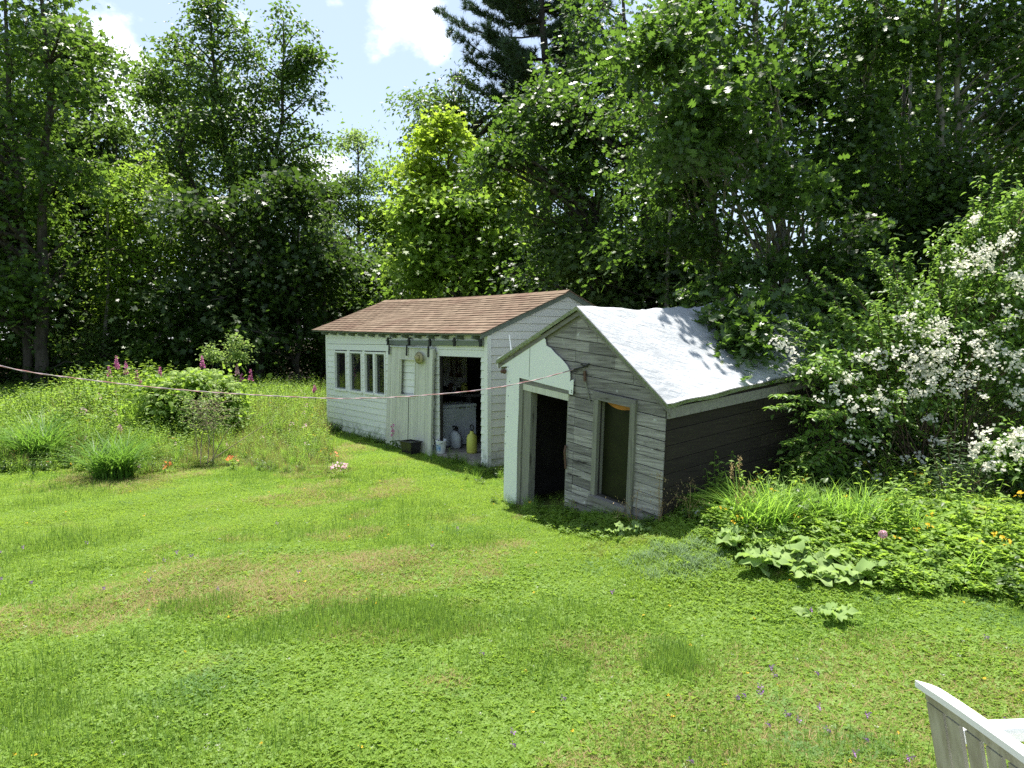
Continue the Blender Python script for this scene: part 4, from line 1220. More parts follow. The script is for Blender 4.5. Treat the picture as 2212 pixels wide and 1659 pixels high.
# oaks at the right
YS = 1.22
Y = 17
make_tree('oak_tree', 'broad oak right of the yellow green maple behind the weathered shed', None,
    [lob(1080, 330, 16, .75, .5, w=1.2), lob(1150, 230, 16.5, .9, .6, w=1.2), lob(1180, 420, 16.2, 1.2, .8), lob(1250, 300, Y, 1.5, 1.0), lob(1320, 130, Y, 1.2, 1.2), lob(1330, 430, Y, 1.5, 1.0), lob(1200, 540, Y, 1.5, .8), lob(1340, 560, Y, 1.4, .7), lob(1290, 20, Y, .8, .9), lob(1420, 220, Y, 1.3, 1.4)],
    [(trunk_px(1400, Y, [(1405, 600), (1390, 400), (1370, 200), (1340, -40)]), .17), (trunk_px(1290, Y, [(1290, 600), (1285, 450)]), .10)],
    600, 32, .58, OK, .14, 'leaf_oak', seed=32)
YS = 1.0
Y = 15.5
make_tree('oak_tree', 'large oak whose grey trunk leans up behind the tarp roof', None,
    [lob(1480, 40, Y, 1.3, 1.1), lob(1500, 220, Y, 1.4, 1.0), lob(1460, 370, Y, 1.3, .8), lob(1620, 150, Y, 1.5, 1.0), lob(1600, 330, Y, 1.1, .8), lob(1720, 60, Y, 1.4, 1.0), lob(1760, 300, Y, 1.2, 1.0), lob(1480, 510, Y, 1.3, .7), lob(1740, 200, Y, 1.2, .8), lob(1440, 600, Y, 1.2, .5), lob(1620, -100, Y, 2.4, 1.4), lob(1430, 110, 11.9, .9, .35, None, 2), lob(1520, 230, 11.8, 1.1, .35, None, 2.2), lob(1470, 320, 11.5, .5, .22, None, 2), lob(1620, 300, 11.8, 1.0, .3, None, 2), lob(1560, 60, 12.2, 1.3, .4, None, 2), lob(1700, 400, 11.8, .9, .3, None, 2)],
    [(trunk_px(1692, Y, [(1690, 500), (1668, 330), (1650, 200), (1632, 60), (1630, -160)]), .125), (trunk_px(1560, Y + 1, [(1560, 600), (1540, 400), (1500, 250)]), .09)],
    900, 30, .54, OK, .145, 'leaf_oak', bark='bark_pale', seed=33, r0=.018)
Y = 14.5
make_tree('oak_tree', 'oak with two upright grey trunks at the upper right', None,
    [lob(1900, 60, Y, 1.4, 1.1), lob(1880, 270, Y, 1.2, .9), lob(2050, 150, Y, 1.4, 1.1), lob(2160, 50, Y, 1.4, 1.2), lob(2180, 260, Y, 1.3, 1.0), lob(2020, 340, Y, 1.2, .8), lob(1830, 400, Y, 1.1, .6), lob(1960, 450, Y, 1.1, .5), lob(2100, 420, Y, 1.4, .7), lob(2320, 200, Y, 1.6, 2.2), lob(2020, -120, Y, 3.0, 1.3)],
    [(trunk_px(2010, Y, [(2020, 600), (2035, 350), (2030, 100), (2015, -120)]), .11), (trunk_px(2105, Y, [(2095, 550), (2070, 350), (2068, 100), (2070, -100)]), .10), (trunk_px(1900, Y + .6, [(1890, 550), (1880, 300), (1860, 100)]), .08)],
    700, 30, .54, OK, .14, 'leaf_oak', bark='bark_pale', seed=34, r0=.018)
# low branches reaching over the tarp roof
b_ = trunk_px(1745, 13.6, [(1742, 640), (1735, 520), (1720, 430)])
make_tree('oak_sapling', 'young oak with dark leaves drooping over the tarp roof', None,
    [lob(1670, 650, 10.6, .50, .20, .5, 3), lob(1578, 685, 9.8, .26, .20, .3, 9), lob(1740, 690, 10.0, .25, .16, .3, 3), lob(1600, 620, 12, .6, .35), lob(1700, 600, 12, .7, .4), lob(1790, 640, 12.2, .7, .5), lob(1740, 560, 13, 1.0, .5), lob(1605, 735, 9.45, .17, .14, .2, 14), lob(1850, 560, 12.6, .9, .6), lob(1560, 600, 12.6, .6, .3)],
    [(b_, .075)], 220, 20, .30, OK, .14, 'leaf_oak', seed=35, r0=.03, droop=.8)
# young trees between, dark understorey
for i, (lb, xb, Y, L_, lm) in enumerate((
    ('slim dark young tree behind the ridge of the white shed', 1150, 19, [(1150, 590, 1.2, .6), (1080, 620, 1.0, .5), (1200, 620, 1.0, .5)], 'leaf_dark'),
    ('slim dark young tree between the two shed roofs', 1330, 17.5, [(1330, 640, 1.2, .5), (1280, 560, 1.0, .6), (1390, 600, 1.0, .6)], 'leaf_mid'),
    ('dark young tree above the far end of the tarp roof', 1480, 18, [(1480, 620, 1.3, .6), (1550, 560, 1.1, .7), (1440, 540, 1.0, .6)], 'leaf_dark'),
    ('dark young tree left of the flowering bush', 1880, 14.5, [(1880, 600, 1.2, .8), (1820, 690, 1.1, .8), (1950, 520, 1.1, .6)], 'leaf_dark'),
    ('dark young tree behind the top of the flowering bush', 2100, 13.5, [(2100, 520, 1.2, .8), (2180, 420, 1.1, .8), (2040, 620, 1.2, .8), (2200, 640, 1.2, 1.0)], 'leaf_dark'))):
    YS = 1.3 if xb < 1300 else (1.1 if xb < 1500 else 1.0)
    make_tree('young_tree', lb, None, [lob(a, b, Y, rx, rz) for a, b, rx, rz in L_], [(trunk_px(xb, Y, [(xb, L_[0][1] - 40)]), .06), (trunk_px(xb + 45, Y + .5, [(xb + 50, L_[0][1] - 90)]), .045)],
              190, 30, .48, MP, .15, lm, seed=40 + i)

YS = 1.0
# trees deeper in the wood: three kinds, copied
def copy_tree(root, loc, rz, sc):
    r = root.copy(); COL.objects.link(r); r.location = loc; r.rotation_euler = (0, 0, rz); r.scale = sc
    for c_ in root.children:
        d = c_.copy(); COL.objects.link(d); d.parent = r
    return r
def proto(kind, seed, lm, lf, sz):
    rng = np.random.default_rng(seed)
    lobes = []
    for i in range(11):
        z = 1.2 + i * 1.05; r = 2.6 - .13 * abs(i - 3)
        lobes.append((rng.uniform(-.7, .7), 60 + rng.uniform(-.7, .7), z, r * .8, r * .8, 1.0))
    return make_tree('forest_tree', 'dense green tree deep in the wood behind the front trees', 'trees deep in the wood', lobes,
                     [([(0, 60, 0), (.1, 60, 5), (.2, 60, 12)], .17), ([(.6, 60.3, 0), (.8, 60.5, 7)], .09)], 400, 26, .85, lf, sz, lm, seed=seed, br=.25)
pr = [proto(0, 51, 'leaf_dark', OV, .25), proto(1, 52, 'leaf_mid', OV, .24), proto(2, 53, 'leaf_left', OV, .24)]
spots = [(-21, 25, 1.1), (-18.5, 22, 1.0), (-17, 27, 1.15), (-14.5, 24.5, .95), (-12, 27, .9), (-9.5, 26, .72), (-7.5, 29, .62), (-12.5, 23.0, .62), (-9.3, 22.8, .5), (-16, 21.0, .8), (-6.6, 24.6, .42),
         (-4.5, 33, .62), (-2.0, 35, .62), (1.0, 30, .82), (3.2, 27, .80), (6.0, 25.5, .85), (2.0, 22.5, .5), (4.4, 20.5, .42), (10.5, 22, .9), (14, 25, 1.0), (7.0, 19.0, .42), (14.5, 18.5, .9), (12, 16.5, .55), (17, 22, 1.1), (-24, 20, 1.2), (-6, 38, .6), (0, 42, .62), (-3.2, 28.5, .40), (-.6, 27.5, .45)]
for i, (x, y, s) in enumerate(spots):
    if x < 3.5: x, y, s = x * 1.34, y * 1.34, s * 1.34
    p_ = pr[i % 3]
    zsc = s * (1 + .1 * math.sin(i * 2.1))
    r = p_ if i < 3 else copy_tree(p_, gp(x, y), i * 1.3, (s, s, zsc))
    if i < 3: r.location = gp(x, y); r.rotation_euler = (0, 0, i * 1.3); r.scale = (s, s, zsc)
# understorey shrubs along the wood edge
def shrub_proto(seed, lm, tm, sz):
    lobes = [(0, 60, .7, 1.2, 1.1, .7), (.6, 60, 1.3, .9, .9, .7), (-.7, 60, 1.2, .8, .9, .7), (.1, 60, 1.9, .8, .8, .6), (-.3, 60.2, 2.4, .5, .5, .5)]
    return make_tree('understory_shrub', 'leafy shrub filling the shade at the foot of the wood', 'shrubs at the foot of the wood', lobes,
                     [([(0, 60, 0), (.1, 60, 1.2), (.0, 60, 2.3)], .035), ([(.1, 60, 0), (.5, 60, 1.0), (.7, 60, 1.7)], .03), ([(-.1, 60, 0), (-.4, 60, .8), (-.8, 60, 1.4)], .03)],
                     150, 24, .42, tm, sz, lm, cat='shrub', seed=seed, br=.8, r0=.02)
sp_ = [shrub_proto(61, 'leaf_dark', OV, .12), shrub_proto(62, 'leaf_mid', OV, .11), shrub_proto(63, 'leaf_left', MP, .12)]
rs = np.random.default_rng(8); k = 0
edge = [(-17.5, 17.5), (-15.8, 18.2), (-14.2, 18.6), (-12.7, 19.2), (-11.2, 19.6), (-9.7, 20.2), (-8.3, 20.8), (-7.0, 21.6), (-5.9, 22.4), (-16.8, 20), (-14.8, 20.5), (-12, 21.3), (-10, 22), (-8, 23.3), (-4.4, 22.8), (-2.8, 21.6), (-1.2, 20.6), (.4, 19.6), (1.8, 18.8), (3.2, 18.0), (4.5, 17.4), (5.6, 16.6), (6.8, 16.0), (8.0, 15.4), (9.2, 14.8), (10.4, 14), (11.2, 12.6), (-3, 24), (0, 22.5), (3, 20.5), (6, 18.5), (9, 17.5), (7.2, 13.9), (8.6, 12.6), (9.8, 11.2), (-18.5, 16.2)]
for (x, y) in edge:
    if x < 6.5: x, y = x * 1.30 * (1 if x < 2 else .94), y * 1.30 * (1 if x < 2 else .90)
    s = rs.uniform(.9, 1.4) if x < 2 else rs.uniform(.75, 1.15); p_ = sp_[k % 3]
    r = p_ if k < 3 else copy_tree(p_, (0, 0, 0), 0, (1, 1, 1))
    r.location = gp(x + rs.uniform(-.3, .3), y + rs.uniform(-.3, .3)); r.rotation_euler = (0, 0, rs.uniform(0, 6.28)); r.scale = (s * 1.15, s * 1.15, s * (1.0 if x > -5 else .95))
    k += 1
# a few bare straight trunks seen in the dark wood
rs = np.random.default_rng(9)
for i, (xd, Y, top) in enumerate([(535, 20.8, 500), (600, 21.5, 480), (690, 22, 520), (470, 21.2, 520), (385, 21, 500), (210, 20.5, 450), (1280, 18.5, 420), (1360, 19.5, 330), (1330, 18.9, 300), (1440, 17.2, 280), (1540, 18, 250), (1790, 15.8, 150), (1935, 16.4, 60), (1980, 17, 20), (2150, 15.5, 60), (1840, 17.4, 100)]):
    Y *= 1.28 if xd < 1300 else 1.08
    X = (xd - CX) / FPX * Y; b0 = np.array(gp(X, Y))
    e = at(xd + rs.uniform(-25, 25), top, Y + rs.uniform(-.3, .6))
    t = Tubes(); sp = spine_pts([(0, 0, -.3), (e - b0) * .5 + rs.normal(size=3) * .08, e - b0]); r_ = rs.uniform(.055, .10)
    t.add(sp, np.linspace(r_, r_ * .45, len(sp)), 7)
    root = empty('bare_tree', tuple(b0), 0, 'straight bare lower trunk standing in the dark wood', 'tree', 'bare trunks in the dark wood')
    link('trunk', t.mesh('trunk', M['bark_pale' if i % 2 else 'bark']), root)
    t = Tubes()
    for q in range(7):
        a = sp[int(rs.integers(8, len(sp)))]; d = rs.normal(size=3) * [.7, .4, .1] + [0, 0, .25]
        t.add([a, a + d * .5, a + d * 1.1 + [0, 0, .1]], [.018, .012, .004], 4)
    link('branches', t.mesh('branches', M['bark']), root)

# ------------------------------------------------------------------ instanced ground cover
def gn_scatter(name, label, P, idx, rot, scl, protos):
    coll = bpy.data.collections.new(name + '_kinds')
    for i, me in enumerate(protos):
        o = bpy.data.objects.new('%s_kind_%02d' % (name, i), me); coll.objects.link(o)
    me = bpy.data.meshes.new(name)
    me.vertices.add(len(P)); me.vertices.foreach_set('co', np.ascontiguousarray(P, np.float32).ravel())
    for nm, ty, dat, fld in (('idx', 'INT', idx, 'value'), ('rot', 'FLOAT_VECTOR', rot, 'vector'), ('scl', 'FLOAT', scl, 'value')):
        a = me.attributes.new(nm, ty, 'POINT'); a.data.foreach_set(fld, np.ascontiguousarray(dat, np.int32 if ty == 'INT' else np.float32).ravel())
    ng = bpy.data.node_groups.new(name + '_nodes', 'GeometryNodeTree')
    ng.interface.new_socket('Geometry', in_out='INPUT', socket_type='NodeSocketGeometry')
    ng.interface.new_socket('Geometry', in_out='OUTPUT', socket_type='NodeSocketGeometry')
    N, L = ng.nodes.new, ng.links.new
    gi, go = N('NodeGroupInput'), N('NodeGroupOutput')
    ip = N('GeometryNodeInstanceOnPoints'); ci = N('GeometryNodeCollectionInfo')
    ci.inputs['Collection'].default_value = coll
    ci.inputs['Separate Children'].default_value = True; ci.inputs['Reset Children'].default_value = True
    def na(nm, ty):
        n = N('GeometryNodeInputNamedAttribute'); n.data_type = ty; n.inputs['Name'].default_value = nm
        return n.outputs['Attribute']
    L(gi.outputs[0], ip.inputs['Points']); L(ci.outputs[0], ip.inputs['Instance'])
    ip.inputs['Pick Instance'].default_value = True
    L(na('idx', 'INT'), ip.inputs['Instance Index'])
    e2r = N('FunctionNodeEulerToRotation'); L(na('rot', 'FLOAT_VECTOR'), e2r.inputs[0]); L(e2r.outputs[0], ip.inputs['Rotation'])
    L(na('scl', 'FLOAT'), ip.inputs['Scale'])
    L(ip.outputs[0], go.inputs[0])
    o = link(name, me, kind='stuff'); o['label'] = label
    md = o.modifiers.new('scatter', 'NODES'); md.node_group = ng
    return o
def join(parts, name, mats):
    """parts: list of (V, F(tri), var, matindex)"""
    V = []; F = []; A = []; I = []; n = 0
    for v, f, a, i in parts:
        if len(v) == 0: continue
        V.append(v); F.append(f + n); A.append(a); I.append(np.full(len(f), i)); n += len(v)
    return np_mesh(name, np.concatenate(V), np.concatenate(F), mats, attr=np.concatenate(A), matidx=np.concatenate(I))
def blades(rng, n, R, h0, h1, w, bend=.5, base=None, segs=3):
    """grass blades as tapering ribbons (tris)"""
    k = segs
    a = rng.uniform(0, 2 * np.pi, n); r = R * np.sqrt(rng.random(n))
    B = np.stack([r * np.cos(a), r * np.sin(a), np.zeros(n)], -1) if base is None else base
    H = rng.uniform(h0, h1, n); d = rng.uniform(0, 2 * np.pi, n); bd = bend * rng.uniform(.3, 1.3, n)
    D = np.stack([np.cos(d), np.sin(d), np.zeros(n)], -1); W = np.stack([-np.sin(d), np.cos(d), np.zeros(n)], -1)
    V = []
    for j in range(k + 1):
        t = j / k
        c = B + D * (bd * H * t ** 1.8)[:, None]; c[:, 2] += H * (t - .30 * bd * t ** 2.2)
        ww = w * (1 - t) ** .7 if j < k else 0
        V += [c + W * ww / 2, c - W * ww / 2] if j < k else [c]
    V = np.stack(V, 1); m = V.shape[1]
    f = []
    for j in range(k - 1): f += [(2 * j, 2 * j + 1, 2 * j + 3), (2 * j, 2 * j + 3, 2 * j + 2)]
    f += [(2 * (k - 1), 2 * (k - 1) + 1, 2 * k)]
    F = (np.arange(n)[:, None, None] * m + np.array(f)[None]).reshape(-1, 3)
    return V.reshape(-1, 3), F, np.repeat(rng.random(n), m)
def flatleaves(rng, n, R, h0, h1, size, tm=None, up=1.2, tilt=.5):
    a = rng.uniform(0, 2 * np.pi, n); r = R * np.sqrt(rng.random(n))
    P = np.stack([r * np.cos(a), r * np.sin(a), rng.uniform(h0, h1, n)], -1)
    T = np.stack([np.cos(a + rng.normal(size=n)), np.sin(a + rng.normal(size=n)), rng.normal(size=n) * .2], -1)
    Nn = np.stack([rng.normal(size=n) * tilt, rng.normal(size=n) * tilt, np.full(n, up)], -1)
    tm = tm or L_oval(.75, .08)
    return scatter(tm[0], tm[1], P, T, Nn, size * rng.uniform(.6, 1.25, n), rng.random(n), rng)
def trifoliate():
    o = L_oval(.80, .08); V = []; F = []
    for i, a in enumerate((-2.0, 0, 2.0)):
        c, s = math.cos(a), math.sin(a); v = o[0].copy() * .55
        V.append(np.stack([v[:, 0] * c + v[:, 1] * s, -v[:, 0] * s + v[:, 1] * c, v[:, 2]], -1)); F.append(o[1] + i * 4)
    return np.concatenate(V), np.concatenate(F)
TRI = trifoliate()
rng = np.random.default_rng(77)
LM = [M['lawn_blade'], M['lawn_clover'], M['dry'], M['purple'], M['white'], M['bluegrass'], M['yellow'], M['seed'], M['wiry_blade']]
LP = []
for i in range(4): LP.append(join([(*blades(rng, 60, .10, .025, .055, .0048, .9), 0)], 'short_grass', LM))                                   # 0-3
for i in range(3): LP.append(join([(*flatleaves(rng, 34, .09, .006, .030, .020, TRI), 1), (*blades(rng, 26, .09, .02, .05, .0048, .9), 0)], 'clover', LM))   # 4-6
for i in range(2): LP.append(join([(*flatleaves(rng, 18, .09, .010, .04, .034, TRI), 1), (*flatleaves(rng, 14, .09, .01, .035, .018, TRI), 1), (*blades(rng, 22, .09, .03, .06, .005, .9), 0)], 'strawberry', LM))       # 7-8
for i in range(2): LP.append(join([(*blades(rng, 18, .09, .05, .14, .0045, .35), 8)], 'long_grass', LM))                                       # 9-10
LP.append(join([(*blades(rng, 30, .08, .03, .07, .005, .9), 2), (*blades(rng, 20, .08, .02, .05, .005, .9), 0)], 'dry_grass', LM))              # 11
LP.append(join([(*flatleaves(rng, 16, .014, .06, .085, .016, None, .3, 1), 3), (*blades(rng, 3, .01, .05, .07, .004, .1), 0)], 'selfheal', LM))   # 12
LP.append(join([(*flatleaves(rng, 10, .010, .05, .06, .012, None, .3, 1), 4), (*blades(rng, 3, .01, .04, .05, .003, .1), 0)], 'clover_bloom', LM))  # 13
LP.append(join([(*blades(rng, 40, .08, .05, .11, .006, .8), 5)], 'blue_grass', LM))                                                            # 14
LP.append(join([(*flatleaves(rng, 6, .008, .05, .055, .016, None, .8, .5), 6), (*blades(rng, 3, .01, .04, .05, .003, .1), 0)], 'yellow_bloom', LM)) # 15
LP.append(join([(*flatleaves(rng, 12, .07, .01, .03, .055, L_ovate(.5)), 1)], 'plantain', LM))                                                 # 16

def vnoise(x, y, s, seed):
    """cheap smooth noise 0..1"""
    r = np.random.default_rng(seed); v = 0; a = 1; tot = 0
    for o in range(4):
        for _ in range(3):
            th = r.uniform(0, 6.28); ph = r.uniform(0, 6.28)
            v = v + a * np.sin((x * np.cos(th) + y * np.sin(th)) * s * (1.9 ** o) + ph); tot += a
        a *= .6
    return .5 + .5 * v / tot * 2.0
def in_frame(x, y, m=1.12): return (np.abs(x) < (y * .7215 + .35) * m)
def inside_shed(x, y):
    a = (x + .43) * .612 + (y - 12.64) * -.791; b = (x + .43) * .791 + (y - 12.64) * .612
    s1 = (a > -7.1) & (a < .03) & (b > -.02) & (b < 3.9)
    a = (x - A2[0]) * .612 + (y - A2[1]) * -.791; b = (x - A2[0]) * .791 + (y - A2[1]) * .612
    s2 = (a > -.02) & (a < 2.84) & (b > -.02) & (b < 4.3)
    return s1 | s2
def lawn():
    rng = np.random.default_rng(5)
    N_ = 215000
    y = 3.7 + 16.3 * rng.random(N_) ** 1.35; x = (rng.random(N_) * 2 - 1) * (y * .7215 + .35) * 1.12
    keep = ~inside_shed(x, y)
    wl_ = (x < -4.5) & (y > 13) & (rng.random(N_) < .5)        # the weedy bed takes over here
    keep &= ~wl_
    # thinner where grass is shaded deep in the wood
    keep &= ~((y > 17) & (rng.random(N_) < .5))
    x, y = x[keep], y[keep]; n = len(x)
    a = vnoise(x, y, .55, 1); b = vnoise(x, y, 1.1, 2); c = vnoise(x, y, 1.7, 3)
    u = rng.random(n)
    idx = rng.integers(0, 4, n)
    clov = .22 + .42 * sstep((a - .1) / .8) + .18 * sstep((x + .5) / 2.5) + .12 * sstep((7 - y) / 2)
    q = rng.random(n)
    idx = np.where(q < clov * .85, rng.integers(4, 7, n), idx)
    near = (y < 7.8) & (rng.random(n) < .08 + .35 * sstep((b - .3) / .5))
    idx = np.where(near & (q < .9), rng.integers(7, 9, n), idx)
    right = (x > 1.5) & (y < 8.5) & (rng.random(n) < .35)
    idx = np.where(right, rng.integers(7, 9, n), idx)
    idx = np.where(((c - .5) * .6 + .5 + .35 * (u - .5) > .66) & (rng.random(n) < .16), rng.integers(9, 11, n), idx)
    dryp = (vnoise(x, y, .9, 9) > .64) & (rng.random(n) < .30)
    for (dx, dy, r_) in ((-3.2, 6.3, .55), (-2.1, 6.1, .5), (-3.0, 7.0, .5), (-6.6, 11.2, .6), (2.9, 7.15, .35), (-1.4, 7.3, .4), (.7, 5.3, .3)):
        dryp |= (np.hypot((x - dx) / 1.6, y - dy) < r_ * rng.uniform(.3, 1.3, n)) & (rng.random(n) < .38)
    idx = np.where(dryp, 11, idx)
    # the tall wiry patch in the middle foreground and other long tufts
    for (dx, dy, rx, ry, pr_) in ((-1.0, 5.75, .85, .50, .38), (-2.7, 5.9, .35, .25, .4), (-1.9, 5.35, .5, .3, .3), (1.2, 5.0, .25, .3, .5), (-2.2, 8.6, .8, .3, .15)):
        idx = np.where((((x - dx) / rx) ** 2 + ((y - dy) / ry) ** 2 < rng.uniform(.0, 1.3, n) ** 1.0) & (rng.random(n) < pr_), rng.integers(9, 11, n), idx)
    blue = (((x - 1.65) / .55) ** 2 + ((y - 6.95) / .38) ** 2 < rng.uniform(.0, 1.1, n)) & (rng.random(n) < .7)
    idx = np.where(blue & (u < .32), 14, idx)
    pl_ = rng.random(n) < .008; idx = np.where(pl_, 16, idx)
    pur = (rng.random(n) < .0002) | ((y < 5.0) & (x > 1.4) & (x < 2.2) & (rng.random(n) < .004)) | ((x < -3.2) & (y > 6) & (y < 7.5) & (rng.random(n) < .003))
    idx = np.where(pur, 12, idx); idx = np.where(rng.random(n) < .0012, 13, idx); idx = np.where(rng.random(n) < .0006, 15, idx)
    scl = rng.uniform(.75, 1.25, n) * (1 + .05 * np.maximum(0, y - 7)); scl = np.where((idx >= 12) & (idx != 14) & (idx != 16), 1.0, scl)
    scl = np.where((idx == 9) | (idx == 10), scl * (.75 + .5 * rng.random(n)), scl)
    P = np.stack([x, y, gz(x, y) - .004], -1)
    rot = np.stack([rng.normal(size=n) * .08, rng.normal(size=n) * .08, rng.uniform(0, 6.28, n)], -1)
    gn_scatter('lawn', 'rough mown lawn of grass, clover and wild strawberry leaves', P, idx, rot, scl, LP)
lawn()

# weeds: leafy stems, several kinds
def weed(rng, h, nst, lf, size, R=.12, tm=None, mi=0, bend=.2):
    parts = []
    for s in range(nst):
        a = rng.uniform(0, 6.28); r = R * rng.random(); b = np.array([r * math.cos(a), r * math.sin(a), 0]); d = rng.normal(size=2) * bend * h
        hh = h * rng.uniform(.6, 1.1); t = np.linspace(.08, 1, lf)
        P = b + np.stack([d[0] * t ** 1.5, d[1] * t ** 1.5, hh * t], -1)
        V, F = tube_np([b, b + [d[0] * .35, d[1] * .35, hh * .5], b + [d[0], d[1], hh]], [.004, .003, .001], 3)
        T3 = np.concatenate([F[:, [0, 1, 2]], F[:, [0, 2, 3]]])
        parts.append((V, T3, np.full(len(V), .3), mi))
        an = np.arange(lf) * 2.4 + rng.uniform(0, 6)
        T = np.stack([np.cos(an), np.sin(an), np.full(lf, .15)], -1); Nn = np.stack([rng.normal(size=lf) * .3, rng.normal(size=lf) * .3, np.ones(lf)], -1)
        tmm = tm or L_oval(.45, .06)
        v, f, vr = scatter(tmm[0], tmm[1], P, T, Nn, size * rng.uniform(.6, 1.15, lf) * (1.15 - .5 * t), None, rng)
        parts.append((v, f, vr, mi))
    return parts
WM = [M['leaf_weed'], M['blade'], M['dry'], M['palepink'], M['orange'], M['leaf_bright'], M['yellow'], M['leaf_mid'], M['seed']]
rng = np.random.default_rng(99)
WP = []
for i in range(3): WP.append(join(weed(rng, .42, 7, 16, .075, .16), 'weed', WM))                                     # 0-2 leafy
for i in range(2): WP.append(join(weed(rng, .55, 6, 22, .060, .14, L_oval(.28, .04), 5), 'weed', WM))                # 3-4 narrow bright
WP.append(join([(*blades(rng, 60, .12, .25, .60, .007, .5), 1)], 'weed', WM))                                          # 5 grass
WP.append(join([(*blades(rng, 36, .12, .25, .55, .006, .5), 2), (*blades(rng, 24, .1, .2, .5, .006, .5), 1)], 'weed', WM))   # 6 dry grass
for i in range(2): WP.append(join([(*flatleaves(rng, 50, .17, .05, .15, .070, TRI, 1.2, .4), 0), (*flatleaves(rng, 16, .16, .06, .16, .05), 5)], 'weed', WM))  # 7-8 low cover
WP.append(join(weed(rng, .35, 6, 12, .09, .14, L_ovate(.6), 7), 'weed', WM))                                          # 9 darker
WP.append(join([(*flatleaves(rng, 9, .03, .30, .36, .035, None, .5, 1), 3), *weed(rng, .32, 4, 12, .07, .1)], 'weed', WM))      # 10 pink flower
WP.append(join([(*flatleaves(rng, 7, .025, .22, .26, .04, None, .5, 1), 4), *weed(rng, .24, 4, 10, .08, .1)], 'weed', WM))      # 11 orange
WP.append(join([(*flatleaves(rng, 6, .02, .26, .28, .025, None, .5, 1), 6), *weed(rng, .25, 4, 10, .07, .1)], 'weed', WM))      # 12 yellow
WP.append(join([(*flatleaves(rng, 70, .19, .03, .11, .046, TRI, 1.2, .4), 0)], 'weed', WM))                                    # 13 low strawberry bed
def wild_bed():
    rng = np.random.default_rng(15)
    N_ = 17000
    y = 11.3 + 13 * rng.random(N_) ** 1.2; x = rng.uniform(-18.5, .2, N_)
    front = 12.25 + .30 * np.sin(x * .9) + .22 * np.sin(x * 2.3 + 1)
    # the bed's front edge runs from the left to the far corner of the white shed
    keep = (y > front) & ~inside_shed(x, y) & in_frame(x, y, 1.2)
    a = (x + .43) * .612 + (y - 12.64) * -.791; b = (x + .43) * .791 + (y - 12.64) * .612
    lim = -2.4 - .331 * (a + .79) + .15 * np.sin(a * 3)
    keep &= ~((b > lim) & (a > -7.4)) & (a < 1.2)
    x, y = x[keep], y[keep]; n = len(x); f = (front[keep])
    d = np.clip((y - f) / 3.5, 0, 1)
    idx = rng.choice([0, 1, 2, 3, 4, 5, 6, 9, 10, 12], n, p=[.15, .14, .14, .12, .11, .12, .07, .09, .03, .03])
    low = d < .15 + .25 * rng.random(n)
    idx = np.where(low & (rng.random(n) < .75), rng.choice([7, 8, 9, 13], n), idx)
    drz = (x > -6.4) & (rng.random(n) < .30); idx = np.where(drz, 6, idx)
    idx = np.where(rng.random(n) < .006, 11, idx)
    hump = 1.4 * np.exp(-((x + 9.2) / 1.9) ** 2 - ((y - 16.8) / 2.6) ** 2) - .45 * sstep((-x - 11.5) / 3)
    scl = rng.uniform(.65, 1.25, n) * (.6 + .75 * d + .75 * hump) * np.where(x > -6.2, .80, 1.0)
    P = np.stack([x, y, gz(x, y) - .01], -1)
    gn_scatter('wild_flower_bed', 'overgrown bed of tall weeds and wild flowers left of the white shed', P, idx, np.stack([rng.normal(size=n) * .1, rng.normal(size=n) * .1, rng.uniform(0, 6.28, n)], -1), scl, WP)
wild_bed()
def right_bed():
    rng = np.random.default_rng(16)
    N_ = 8500
    x = rng.uniform(.2, 8, N_); y = rng.uniform(5.2, 9.4, N_)
    front = np.interp(x, [.2, 1.0, 2.0, 2.8, 3.6, 5, 8], [8.9, 8.0, 7.35, 6.75, 6.25, 5.75, 5.4]) + .12 * np.sin(x * 5)
    keep = (y > front) & ~inside_shed(x, y) & in_frame(x, y, 1.2)
    x, y, f = x[keep], y[keep], front[keep]; n = len(x)
    idx = rng.choice([0, 3, 7, 8, 9, 13, 12, 5], n, p=[.01, .0, .30, .28, .01, .39, .01, .0])
    scl = rng.uniform(.9, 1.45, n) * (.7 + .45 * np.clip((y - f) / .9, 0, 1)) * np.where(x < 2.2, .62, 1.0)
    gn_scatter('strawberry_bed', 'low sunlit bed of wild strawberry and weeds by the weathered shed', np.stack([x, y, gz(x, y) - .01], -1), idx, np.stack([rng.normal(size=n) * .1, rng.normal(size=n) * .1, rng.uniform(0, 6.28, n)], -1), scl, WP)
right_bed()
